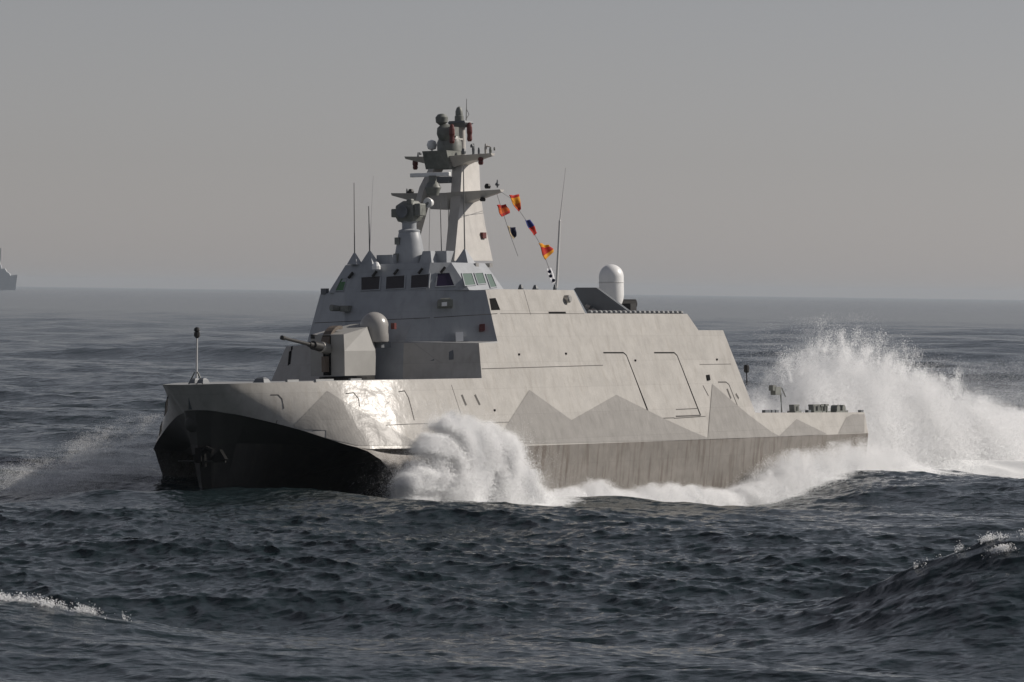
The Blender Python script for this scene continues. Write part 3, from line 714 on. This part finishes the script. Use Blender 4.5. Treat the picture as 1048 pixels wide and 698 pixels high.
# little things standing on the platforms
for x, yb, yt, yy, r, mt in ((428, 164, 156, -1.9, .06, 'gear2'), (429.5, 158.5, 156, -1.9, .12, 'gear2'), (434.5, 163, 155, -1.6, .05, 'gear2'), (440, 162, 157, -1.2, .13, 'metal'), (446, 163, 156, -.8, .08, 'gear2'),
                             (474.5, 158, 152, .8, .13, 'gear2'), (484.5, 158, 147, 1.3, .08, 'gear2'), (483, 151, 147.5, 1.3, .1, 'gear2'), (490, 158, 151, 1.6, .06, 'gear2'), (497, 157, 147, 1.9, .07, 'mast'), (499, 150.5, 149, 2.0, .16, 'mast'), (502, 157, 150.5, 2.3, .08, 'gear'), (506, 154, 150.5, 2.3, .05, 'gear'),
                             (499, 193, 188, 2.6, .17, 'metal'), (509, 192, 184, 3.0, .05, 'gear2'), (509, 190, 187, 3.0, .12, 'gear2'), (494, 206, 202, 2.2, .16, 'metal'), (416.5, 200, 193, -2.6, .05, 'gear2'), (420.5, 199, 193.5, -2.4, .17, 'metal'), (431, 197, 194, -1.5, .12, 'gear')):
    a, b = atY(x, yb, yy), atY(x, yt, yy)
    MB().tube([a, a + (b - a) * .5, b], [r * .8, r, r * .6], n=8).build('mast_antenna', mt, mast)
# lamp bracket on the aft edge of the port leg, ladder wires
mb = MB(); mb.box(atY(493.5, 241, 1.6), (.35, .3, .3)); mb.tube([atY(488, 242, 1.5), atY(494, 243, 1.6)], .07); mb.build('mast_lamp', 'red', mast)

# ---- bow pole, foredeck fittings
b0 = np.array([28.6, 0, 5.55]); t0 = atY(199.5, 345, 0); t0 = np.array([28.5, 0, t0[2]])
bp = MB().tube([b0, t0], [.05, .04], n=8).build('bow_pole', 'whip', ship)
MB().lathe(t0, [(.05, -.05), (.15, .05), (.14, .22), (.08, .24), (.15, .3), (.12, .42), (.03, .46)], n=10).build('pole_lamp', 'metal', bp)
for dx, dy in ((0, .35), (.2, -.3)): MB().tube([b0 + np.array([dx, dy, 0]), b0 + np.array([dx * .2, dy * .2, .55])], .035, n=6).build('pole_strut', 'gear', bp)
for x, yy, w in ((200, .1, .3), (208, .6, .35), (268, 3.0, .6)):
    p = atY(x, 391.5, yy); p[2] = 5.6; MB().loft([[p + np.array([i * h, j * w, z]) for i, j in ((-1, -1), (1, -1), (1, 1), (-1, 1))] for z, h, w in ((-.02, .3, w / 2), (.14, .22, w / 2.6), (.22, .1, w / 4))]).build('deck_bollard', 'gear2', ship)
for x, L_ in ((25.3, 1.0), (23.6, 1.6), (21.6, 1.0)):
    yd = float(np.interp(-x, [-28.8, -27, -24, -19], [1.75, 2.6, 3.95, 5.2])) - .25
    MB().box((x, yd, 5.63), (L_, .12, .12)).build('toe_rail', 'deck', ship)

# ---- gun turret
tb = MB(); zt = 5.76
fx, rx = 16.9, 13.35
tb.lathe((15.1, 0, 5.6), [(1.35, 0), (1.35, .17), (1.2, .18)], 1, 28)
lowp = [(fx, .95), (14.3, 1.12), (13.45, .55)]; 
L0 = [np.array([x, y, zt + .05]) for x, y in lowp]; L1 = [np.array([fx, .92, 7.80]), np.array([14.75, .92, 8.12]), np.array([13.7, .5, 8.32])]
Lm = [np.array([fx, .95, 7.0]), np.array([14.35, 1.15, 7.0]), np.array([13.3, .6, 7.3])]
def ring(l): return l + [mir(p) for p in reversed(l)]
tb.loft([ring(L0), ring(Lm), ring(L1)])
turret = tb.build('gun_turret', ['turret', 'metal'], ship)
MB().prism([np.array([fx + .02, y, z]) for y, z in ((-.22, zt + .08), (.2, zt + .08), (.2, 7.75), (-.22, 7.75))], (.05, 0, 0)).build('gun_slot', 'dark', turret)
arc = MB(); rings = []
for t in np.linspace(0, 1, 9):
    a = math.radians(8 + 92 * t); x, z = fx - .95 + 1.25 * math.cos(a), 6.95 + 1.28 * math.sin(a)
    rings.append([np.array([x, -.25, z]), np.array([x, .18, z]), np.array([x - .16 * math.cos(a), .18, z - .16 * math.sin(a)]), np.array([x - .16 * math.cos(a), -.25, z - .16 * math.sin(a)])])
arc.loft(rings).build('gun_shield', 'brown', turret)
g0 = np.array([17.0, 0, 7.13]); gd = np.array([math.cos(math.radians(7.5)), 0, math.sin(math.radians(7.5))])
MB().tube([g0 - gd * .5, g0 + gd * .55, g0 + gd * .6], [.3, .27, .2], n=14).build('gun_cradle', 'bare', turret, smooth=40)
MB().tube([g0 + gd * .5, g0 + gd * .52, g0 + gd * 1.25, g0 + gd * 1.27, g0 + gd * 1.6, g0 + gd * 1.62, g0 + gd * 3.85, g0 + gd * 3.86, g0 + gd * 4.1], [.16, .23, .22, .13, .13, .09, .075, .11, .11], n=12).build('gun_barrel', 'metal', turret, smooth=40)
MB().loft([[np.array([17.0, j, z]) + np.array([i, 0, 0]) for i, j in ((0, -.14), (.3, -.1), (.3, .1), (0, .14))] for z in (6.0, 6.75)]).build('gun_foot', 'brown', turret)
MB().box((fx - .02, -.8, 7.72), (.2, .18, .2)).build('turret_lamp', 'metal', turret)
# pale dome on the front bulkhead
dc = atY(383, 334, .75)
mb = MB(); r = .70
mb.lathe(dc, [(.45, -.78), (.66, -.76), (r, -.7), (r, 0)] + [(r * math.cos(a), r * math.sin(a)) for a in np.linspace(.12, 1.5, 10)], n=28)
dome = mb.build('radome', 'dome', ship, smooth=45)
MB().box(dc + np.array([-.35, .05, -.9]), (.9, .8, .28)).build('radome_bracket', 'gear2', dome)
MB().box(dc + np.array([-.5, .8, .0]), (.2, .2, .3)).build('warning_lamp', 'red', dome)

# ---- close-in gun dome and dark deflector aft on the roof
cc = np.array([-11.4, 1.0, 8.775]); cc = atY(626, 310, .9); cc[2] = 8.775
zb = atY(626, 309, .9)[2]; zt2 = atY(626, 270.5, .9)[2]
mb = MB(); r = .66
mb.lathe(cc, [(.56, zb - 8.775 - .15), (.6, zb - 8.775)] + [(r, zb - 8.775 + .35), (r * 1.0, zt2 - 8.775 - .66)] + [(r * math.cos(a), zt2 - 8.775 - r + r * math.sin(a)) for a in np.linspace(.1, 1.52, 10)], n=28)
ciws = mb.build('defence_gun', 'white', ship, smooth=50, label='white domed close-in gun on a dark mount')
mb = MB(); mb.box(cc + np.array([0, 0, .35]), (1.1, 1.0, .7)); mb.tube([cc + np.array([-.2, .3, .55]), cc + np.array([-1.0, .9, .6])], [.3, .24], n=10); mb.box(cc + np.array([-.3, .9, .3]), (.7, .5, .6)); mb.build('gun_mount', 'metal', ciws)
mb = MB(); mb.lathe(cc, [(.672, zb - 8.775 + 1.0), (.68, zb - 8.775 + 1.03), (.672, zb - 8.775 + 1.06)], n=28); mb.build('dome_band', 'whip', ciws)
XD = -6.0
dp = [(588.5, 296), (591, 294.3), (611.5, 294.3), (648.5, 321.5), (603, 321.5)]
P_ = [atX(x, y, XD) for x, y in dp]
MB().prism(P_, (.3, 0, 0)).build('blast_deflector', 'gear2', ship, label='slanted deflector plate, shade painted in as slate grey')  # shade of the forward-facing plate put into its dark colour
for x, y in ((600, 313), (606, 317), (603, 318)): MB().tube([atX(x, y, XD + .5), atX(x + 4, y + 2, XD + .5)], .12).build('deflector_hinge', 'bare', ship)

# tall whip on the roof
b_ = atY(569.5, 294.5, 3.6); m_ = atY(573, 226, 3.6); t_ = atY(579, 172, 3.6)
MB().tube([b_, m_, m_ + (t_ - m_) * .02, t_], [.075, .06, .03, .012], n=8).build('whip_antenna', 'whip', ship)
# ---- quarterdeck fittings
q = lambda x, y, yy=5.6: atY(x, y, yy)
mb = MB(); mb.tube([q(764.5, 394, 5.2), q(764, 380, 5.2)], .035, n=6); mb.lathe(q(764, 380, 5.2), [(.1, -.08), (.16, 0), (.15, .3), (.08, .36)], n=8); mb.build('stern_lamp', 'metal', ship)
mb = MB(); mb.tube([q(800, 422), q(799, 403), q(796, 398)], .05, n=6); mb.box(q(794, 400), (.7, .3, .45)); mb.box(q(790.5, 397), (.4, .25, .3)); mb.build('deck_davit', 'gear', ship)
MB().tube([q(800, 397), q(804, 406)], .035, n=5).build('davit_arm', 'bare', ship)
for x0, x1, y0, tp in ((815, 821, 415, 0), (834.5, 842, 414.8, 1), (843, 846, 415, 0), (847.5, 851, 414.5, 0), (857, 869, 414.5, 2)):
    a, b = q(x0, 422), q(x1, 422); w = abs(a[0] - b[0]); c = (a + b) / 2; h = q(x0, y0)[2] - q(x0, 422.6)[2]
    mb = MB(); zb_ = c[2] - .02
    if tp == 2:
        for k in (-.22, .25): mb.lathe((c[0] + w * k, c[1] - .3, zb_ + h / 2), [(.1, -.2), (h / 2, -.2), (h / 2, .2), (.1, .2)], axis=1, n=16)
        mb.box((c[0], c[1] - .3, zb_ + .06), (w, .5, .12)); mb.build('deck_winch', 'gear', ship, smooth=40)
    else:
        mb.tube([(c[0] - w * .28, c[1] - .3, zb_), (c[0] - w * .28, c[1] - .3, zb_ + h)], min(.2, w * .25), n=10); mb.tube([(c[0] + w * .28, c[1] - .3, zb_), (c[0] + w * .28, c[1] - .3, zb_ + h)], min(.2, w * .25), n=10)
        mb.box((c[0], c[1] - .3, zb_ + .05), (w * 1.1, .5, .1)); mb.box((c[0], c[1] - .3, zb_ + h * .98), (w * .95, .3, .1)); mb.build('mooring_bollard', 'gear', ship)
for x in (783, 786, 790, 794, 827, 881): p = q(x, 421.6); MB().box(p, (.35, .2, .22)).build('deck_fairlead', 'gear2', ship)

# ---- halyards and the signal flags on them
hy = MB()
def hal(pts): hy.tube([atY(a, b, y) for a, b, y in pts], .012, n=4)
hal([(512, 196, 3.0), (523, 203, 1.8), (540, 228, 1.75), (553, 250, 1.7), (562, 275, 1.65), (569, 292, 1.6)])
hal([(508, 197, 2.8), (513.5, 214, 1.5), (522, 240, 1.5), (530, 262, 1.5)])
hy.build('halyard', 'wire', mast)
def flag(px, y, stripes, label, amp=.09, vert=False):
    """cloth between four photo corners (hoist top, fly top, fly bottom, hoist bottom), with folds across"""
    c = [atY(a, b, y) for a, b in px]; N, Mv = 14, 12; me = MB(); ph = random.random() * 6
    P = {}
    for i in range(N + 1):
        for j in range(Mv + 1):
            u, v = i / N, j / Mv
            p = (c[0] * (1 - u) + c[1] * u) * (1 - v) + (c[3] * (1 - u) + c[2] * u) * v
            w = amp * u ** .6 * math.sin(u * 7 + v * 2.3 + ph) + .5 * amp * math.sin(v * 6 + u * 3 + ph)
            P[i, j] = p + np.array([.5 * w, w, .35 * w])
    n = len(stripes)
    for i in range(N):
        for j in range(Mv):
            t = (j + .5) / Mv if not vert else (i + .5) / N
            me.face([P[i, j], P[i + 1, j], P[i + 1, j + 1], P[i, j + 1]], min(n - 1, int(t * n)))
    me.v = [tuple(s2w(np.array(p))) for p in me.v]
    base = Vector(s2w(np.array(c[0])))
    me.v = [tuple(Vector(p) - base) for p in me.v]
    o = me.build('signal_flag', stripes, None, smooth=True); o.location = base
    md = o.modifiers.new('cloth_thickness', 'SOLIDIFY'); md.thickness = .008
    o['label'] = label; o['category'] = 'signal flag'; o['group'] = 'signal flags on the halyards'
flag([(520.5, 200), (531, 199), (533.5, 213), (530.5, 217)], 1.82, ['f_red', 'f_yel', 'f_yel', 'f_org', 'f_red'], 'red flag with yellow middle, highest flag on its halyard')
flag([(508, 210), (517, 209.5), (522.5, 218), (513.5, 222)], 1.5, ['f_red', 'f_org', 'f_org', 'f_red'], 'red and orange flag just below the yardarm tip, nearest the mast')
flag([(537, 225), (543, 225), (551, 237), (546, 241.5)], 1.77, ['f_blue', 'f_blue', 'f_red', 'f_red'], 'half blue and half red flag')
flag([(518.5, 231.5), (527, 233), (528.5, 241), (525.5, 245)], 1.5, ['f_cream', 'f_navy', 'f_navy'], 'dark navy flag with a cream edge, hanging limp', vert=True)
flag([(551, 249), (561, 251), (567, 257), (558, 266)], 1.72, ['f_yel', 'f_red', 'f_red', 'f_yel'], 'yellow flag with a broad red stripe across it')
flag([(559.5, 275), (564, 274), (569.5, 288), (565, 291.5)], 1.65, ['f_white'], 'narrow white pennant with dark spots, lowest flag by the whip antenna', .05)
pn = [o for o in COL.objects if o.name.startswith('signal_flag')][-1]
for x, y in ((562.5, 278), (563.5, 282.5), (566.5, 287)):
    mb = MB(); c = s2w(atY(x, y, 1.72)); b0_ = np.array(pn.location)
    mb.lathe(c - b0_, [(.02, -.05), (.09, -.04), (.09, .04), (.02, .05)], axis=1, n=10); mb.build('flag_spot', 'f_navy', pn)

# ------------------------------------------------------------------ far warship on the horizon
FD = 9000.
def far_pt(px, py, d=FD):
    v = c_fwd + c_right * (px - 524) / F_PX + c_up * (349 - py) / F_PX
    return CAM + v * (d / v[1])
fb = far_pt(0, 292); fship = empty('distant_warship', (fb[0], FD, 0), 'hazy grey silhouette of a distant warship on the horizon', 'warship')
def fpart(name, poly, th):
    mb = MB(); pts = [far_pt(x, y) - np.array([fb[0], FD, 0]) for x, y in poly]
    return mb.prism(pts, (0, th, 0)).build(name, 'far', fship)
fh = MB()
hullprof = [far_pt(x, y) - np.array([fb[0], FD, 0]) for x, y in ((-110, 283), (-20, 282.3), (0, 282), (10, 282), (17.8, 281.2))]
rings = []
for p_, w in zip(hullprof, (7, 8, 7, 4, .6)):
    rings.append([np.array([p_[0], -w, p_[2]]), np.array([p_[0], w, p_[2]]), np.array([p_[0] - 4.0, w * .8, -9]), np.array([p_[0] - 4.0, -w * .8, -9])])
fh.loft(rings).build('hull', 'far', fship)
fpart('superstructure', [(-60, 282), (-58, 276), (-30, 275), (-4, 274.6), (5.5, 275), (7, 278), (10, 280), (11, 282.5)], 11)
fpart('bridge', [(-14, 275), (-13, 268), (-5, 266), (-.5, 267), (1, 271), (2, 275)], 8)
fpart('mast', [(-9, 267), (-7, 246), (-4, 246), (-2.5, 267)], 3)
fpart('foremast', [(-1, 268), (-.3, 254), (1.2, 254), (1.0, 268)], 2)

# ------------------------------------------------------------------ spray, foam and mist: clouds of droplets
TAB = np.random.default_rng(5).random((64, 64, 64)).astype('f4')
def vn(p, s, o=0.):
    q = np.asarray(p) * s + o; i = np.floor(q).astype(int); f = q - i; f = f * f * (3 - 2 * f); r = 0
    for a in (0, 1):
        for b in (0, 1):
            for c in (0, 1):
                w = (f[:, 0] if a else 1 - f[:, 0]) * (f[:, 1] if b else 1 - f[:, 1]) * (f[:, 2] if c else 1 - f[:, 2])
                r = r + w * TAB[(i[:, 0] + a) % 64, (i[:, 1] + b) % 64, (i[:, 2] + c) % 64]
    return r
def fbm(p, s, o=0., n=4): return sum(vn(p, s * 2 ** k, o + 7.3 * k) * .5 ** k for k in range(n)) / (2 - .5 ** (n - 1))
def spray_mat():
    m, t, b = new_mat('white_water_droplets')
    d = t.nodes.new('ShaderNodeBsdfDiffuse'); d.inputs['Color'].default_value = (.96, .965, .97, 1)
    tr = t.nodes.new('ShaderNodeBsdfTranslucent'); tr.inputs['Color'].default_value = (.96, .965, .97, 1)
    mx = t.nodes.new('ShaderNodeMixShader'); mx.inputs[0].default_value = .5
    t.links.new(d.outputs[0], mx.inputs[1]); t.links.new(tr.outputs[0], mx.inputs[2]); t.links.new(mx.outputs[0], t.nodes['Material Output'].inputs['Surface'])
    return m
M['spray'] = spray_mat()
def droplets(name, P, size, label, cat='spray', nrm=None, jitter=.8, fine=1):
    """one small loose facet per droplet clump; nrm = preferred facing in world space"""
    if fine > 1:                           # each clump breaks into several finer drops
        P = np.concatenate([P + RNG.normal(size=P.shape) * .05 * (k > 0) for k in range(fine)])
        size = np.tile(np.asarray(size), fine) * 1.06 / math.sqrt(fine)
        if nrm is not None: nrm = np.tile(nrm, (fine, 1))
    n = len(P); r = RNG.normal(size=(n, 3)); r /= np.linalg.norm(r, axis=1)[:, None]
    if nrm is not None: r = nrm + r * jitter; r /= np.linalg.norm(r, axis=1)[:, None]
    a = np.cross(r, RNG.normal(size=(n, 3))); a /= np.linalg.norm(a, axis=1)[:, None] + 1e-9; b = np.cross(r, a)
    s = np.asarray(size)[:, None] * np.ones((n, 1))
    V = np.stack([P + a * s, P + (-.5 * a + .87 * b) * s, P + (-.5 * a - .87 * b) * s], 1)
    c = P.mean(0); c[2] = 0
    me = bpy.data.meshes.new(name); me.vertices.add(3 * n); me.vertices.foreach_set('co', (V - c).astype('f4').ravel())
    me.loops.add(3 * n); me.loops.foreach_set('vertex_index', np.arange(3 * n, dtype='i4'))
    me.polygons.add(n); me.polygons.foreach_set('loop_start', np.arange(0, 3 * n, 3, dtype='i4')); me.update(calc_edges=True)
    me.materials.append(M['spray'])
    o = bpy.data.objects.new(name, me); COL.objects.link(o); o.location = c
    o['kind'] = 'stuff'; o['label'] = label; o['category'] = cat
    return o
def grad_n(P, s, o, base, k):
    e = .15 / s; g = np.stack([fbm(P + np.eye(3)[i] * e, s, o, 3) - fbm(P - np.eye(3)[i] * e, s, o, 3) for i in range(3)], 1)
    n = np.asarray(base)[None, :] - g * k
    return n / np.linalg.norm(n, axis=1)[:, None]
VIEWN = np.array([.60, -.45, .65])
def curtain(n, outline, ybase, spread, dens, seed, bottom=-1.0, lean=0., edge=.12, flow=(0, 0, 1), stretch=1.0):
    """droplets thrown up from a line along the ship: outline = photo pixels of the spray's top, at ship y = ybase"""
    rng = np.random.default_rng(seed)
    T = np.array([atY(x, y, yb) for (x, y), yb in zip(outline, ybase if np.ndim(ybase) else [ybase] * len(outline))])
    zs = T[:, 2]; seg = np.hypot(np.diff(T[:, 0]), np.diff(T[:, 1])); par = np.arange(len(T), dtype=float)
    wgt = np.maximum(zs - bottom, .05); cum = np.concatenate([[0], np.cumsum((wgt[1:] + wgt[:-1]) / 2 * seg)])
    u = np.interp(rng.random(n) * cum[-1], cum, par)
    X = np.interp(u, par, T[:, 0]); zt = np.interp(u, par, zs); yb = np.interp(u, par, T[:, 1])
    f = rng.random(n)
    Z = bottom + (zt - bottom) * f
    Yd = rng.normal(size=n) * spread * (.35 + .65 * np.sqrt(np.clip(1 - f, 0, 1)))
    P = np.stack([X, yb + Yd + lean * f, Z], 1)
    Q = P * np.array([1, 1, 1.]); d_ = np.array(flow, float); d_ /= np.linalg.norm(d_)
    Q = Q - np.outer(Q @ d_, d_) * (1 - 1 / stretch)
    e = fbm(Q, .55, seed * 3.1, 5) * .55 + fbm(Q, 2.3, seed * 1.7, 4) * .45
    top = 1 - f + (e - .5) * 2.0 * edge * 3
    body = np.clip(top / edge, 0, 1) * np.clip((e - .5 + dens) * 5, .05, 1)
    keep = rng.random(n) < body
    return P[keep], f[keep], np.clip(top / (edge * 3), 0, 1)[keep]
# bow spray: a sheet curling off the near stem
BOW_OUT = [(405, 494), (409, 476), (416, 458), (424, 442), (434, 428), (444, 418), (456, 419), (468, 425), (480, 427), (492, 431), (504, 441), (511, 440), (517, 436), (524, 446), (529, 466), (534, 484), (543, 499)]
P, f, bd = curtain(1000000, BOW_OUT, 8.4, .5, .70, 2, bottom=-.6, lean=.5, edge=.09, flow=(-.5, .1, 1), stretch=2.2)
# curling streaks: rings about the roll's heart
hx, hz_ = atY(424, 486, 8.4)[[0, 2]]
rad = np.hypot((P[:, 0] - hx) * .55, P[:, 2] - hz_); ang = np.arctan2(P[:, 2] - hz_, (P[:, 0] - hx) * .55)
st = vn(np.stack([rad * 3.2, ang * .9, P[:, 1] * .5], 1), 1.0, 3.3)
keep = RNG.random(len(P)) < np.clip((st - .30) * 4.5, .05, 1)
P, f, st, bd = P[keep], f[keep], st[keep], bd[keep]
Pw = s2w(P); nn = grad_n(Pw, .6, 4., VIEWN, 2.2)
droplets('bow_spray', Pw, (.010 + .026 * RNG.random(len(P)) ** 2) * (.45 + .8 * bd), 'tall curling burst of white spray thrown up beside the near bow', nrm=nn, jitter=.3, fine=3)
P, f, bd = curtain(120000, [(398, 480), (410, 455), (425, 430), (442, 408), (460, 410), (490, 420), (515, 425), (532, 440), (545, 480), (575, 505)], 8.6, 1.3, .3, 12, bottom=-.4, edge=.4)
droplets('bow_mist', s2w(P), .006 + .006 * RNG.random(len(P)), 'thin veil of mist hanging around the bow spray', 'mist')
# stern spray
ST_OUT = [(756, 425), (768, 408), (785, 393), (800, 374), (820, 366), (838, 352), (858, 349), (880, 352), (900, 360), (920, 364), (942, 374), (965, 384), (985, 392), (1005, 402), (1030, 414), (1090, 430)]
ST_Y = [-6, -6, -6, -5.5, -5, -5, -4.5, -4, -4, -3.5, -3, -3, -2.5, -2, -2, -2]
P, f, bd = curtain(1700000, ST_OUT, ST_Y, 1.6, .64, 4, bottom=-.8, lean=-.6, edge=.16, flow=(-.6, 0, 1), stretch=2.4)
Pw = s2w(P); nn = grad_n(Pw, .30, 9., VIEWN, 2.2)
droplets('stern_spray', Pw, (.012 + .034 * RNG.random(len(P)) ** 2) * (.4 + .85 * bd), 'huge cloud of white spray boiling up behind the stern', nrm=nn, jitter=.3, fine=3)
P, f, bd = curtain(800000, [(775, 372), (790, 338), (808, 322), (830, 326), (850, 322), (868, 318), (880, 335), (905, 345), (940, 360), (975, 372), (1010, 372), (1050, 362), (1100, 366)], -5, 2.6, .36, 14, bottom=.5, edge=.5)
droplets('stern_mist', s2w(P), .006 + .007 * RNG.random(len(P)), 'pale drifting mist above and behind the stern spray', 'mist')
JP = []
for k in range(90):
    x0 = random.uniform(800, 985); yt = float(np.interp(x0, [p[0] for p in ST_OUT], [p[1] for p in ST_OUT])) + random.uniform(2, 22)
    a = atY(x0, yt, float(np.interp(x0, [p[0] for p in ST_OUT], ST_Y)) + random.uniform(-2, 2))
    v = np.array([random.uniform(-2.2, 1.2), random.uniform(-1, 1), random.uniform(1.5, 6.0)]); m_ = random.randint(150, 900)
    t = RNG.random(m_) ** 1.4 * random.uniform(.25, .55)
    JP.append(a + v * t[:, None] + np.array([0, 0, -4.9]) * (t ** 2)[:, None] + RNG.normal(size=(m_, 3)) * (.05 + .35 * t[:, None] ** .8))
P = np.concatenate(JP); Pw = s2w(P)
droplets('spray_jets', Pw, .012 + .03 * RNG.random(len(P)) ** 3, 'fine jets of droplets flying off the top of the stern spray')
# wash over the quarter
P, f, bd = curtain(600000, [(752, 500), (765, 494), (780, 482), (795, 470), (812, 460), (830, 457), (850, 452), (870, 449), (885, 447), (900, 450), (920, 462), (940, 478), (965, 486), (1000, 480), (1040, 488), (1075, 490)], 8.6, .9, .64, 6, bottom=-1.2, edge=.22, flow=(-1, 0, .5), stretch=2)
Pw = s2w(P); nn = grad_n(Pw, .5, 2., VIEWN, 2.2)
droplets('quarter_wash', Pw, (.012 + .032 * RNG.random(len(P)) ** 2) * (.4 + .85 * bd), 'rolling white wash breaking over the lower hull near the stern', nrm=nn, jitter=.3, fine=3)
# wash along the waterline
P, f, bd = curtain(380000, [(540, 506), (556, 503), (575, 499), (595, 494), (608, 489), (618, 491), (628, 500), (645, 500), (662, 495), (678, 493), (690, 490), (702, 496), (718, 497), (734, 499), (745, 502), (756, 498), (775, 492)], 8.7, .55, .62, 8, bottom=-1.3, edge=.2)
Pw = s2w(P); nn = grad_n(Pw, 1.1, 5., VIEWN, 2.2)
droplets('hull_wash', Pw, (.012 + .028 * RNG.random(len(P)) ** 2) * (.4 + .85 * bd), 'low white foam line washing along the waterline amidships', 'foam', nrm=nn, jitter=.3, fine=3)
# mist beyond the far bow
P, f, bd = curtain(500000, [(10, 478), (45, 466), (80, 452), (110, 438), (135, 428), (158, 422), (180, 424)], -8.0, 1.5, 1.0, 16, bottom=-.8, edge=.32)
droplets('far_bow_mist', s2w(P), .007 + .007 * RNG.random(len(P)), 'faint mist blowing off the far side of the bow', 'mist')

# flecks of foam thrown off the crests of the two standing waves and off the sharpest small crests
def disp(x, y):
    ch = 1.5
    return (x + ch * (samp(TA, 'dx', x, y) + samp(TB, 'dx', x, y) + samp(TD, 'dx', x, y)), y + ch * (samp(TA, 'dy', x, y) + samp(TB, 'dy', x, y) + samp(TD, 'dy', x, y)),
            samp(TA, 'h', x, y) + samp(TB, 'h', x, y) + samp(TD, 'h', x, y) + swell(x, y))
FL_ = []
for ((x0, y0), (x1, y1), A, w), n, ua, ub_ in ((RIDGES[1], 9000, .8, 6.), (RIDGES[2], 11000, 5., 11.)):
    L = math.hypot(x1 - x0, y1 - y0); tx, ty = (x1 - x0) / L, (y1 - y0) / L
    u = ua + RNG.random(n) * (ub_ - ua); v = RNG.normal(size=n) * .22 - .6 * np.sin(u * .35)
    x = x0 + tx * u - ty * v; y = y0 + ty * u + tx * v
    X, Y, Z_ = disp(x, y); P = np.stack([X, Y, Z_ + .02 + np.abs(RNG.normal(size=n)) * .09], 1)
    e = fbm(P * np.array([1, 1, .3]), 2.6, 2.2, 4); FL_.append(P[e + RNG.random(n) * .06 > .56])
x = RNG.uniform(-26, 26, 500000); y = RNG.uniform(122, 232, 500000)
sc_ = samp(TB, 'h', x, y) + samp(TD, 'h', x, y) * 2 + swell(x, y) * .3 - samp(TD, 'j', x, y) * .8 - samp(TB, 'j', x, y) * .5
for i in np.argsort(-sc_)[:420]:
    m_ = 36; xx = x[i] + RNG.normal(size=m_) * .16; yy = y[i] + RNG.normal(size=m_) * .10
    X, Y, Z_ = disp(xx, yy); FL_.append(np.stack([X, Y, Z_ + .02 + np.abs(RNG.normal(size=m_)) * .035], 1))
P = np.concatenate(FL_)
droplets('crest_foam', P, .010 + .018 * RNG.random(len(P)), 'white flecks of foam on the breaking wave crests in front of the ship', 'foam')

# ------------------------------------------------------------------ haze: one even body of air over the whole scene
HZ = 24000.
mb = MB(); mb.box((0, 0, 21.), (2 * HZ, 2 * HZ, 52.))
hm = bpy.data.materials.new('haze_air'); hm.use_nodes = True; ht = hm.node_tree; ht.nodes.clear()
ho = ht.nodes.new('ShaderNodeOutputMaterial'); hv = ht.nodes.new('ShaderNodeVolumePrincipled')
hv.inputs['Color'].default_value = (.62, .69, .76, 1); hv.inputs['Density'].default_value = .000042; hv.inputs['Anisotropy'].default_value = .2
ht.links.new(hv.outputs[0], ho.inputs['Volume'])
haze = mb.build('haze', hm, None); haze['kind'] = 'stuff'; haze['label'] = 'pale grey sea haze fading the far water'; haze['category'] = 'haze'
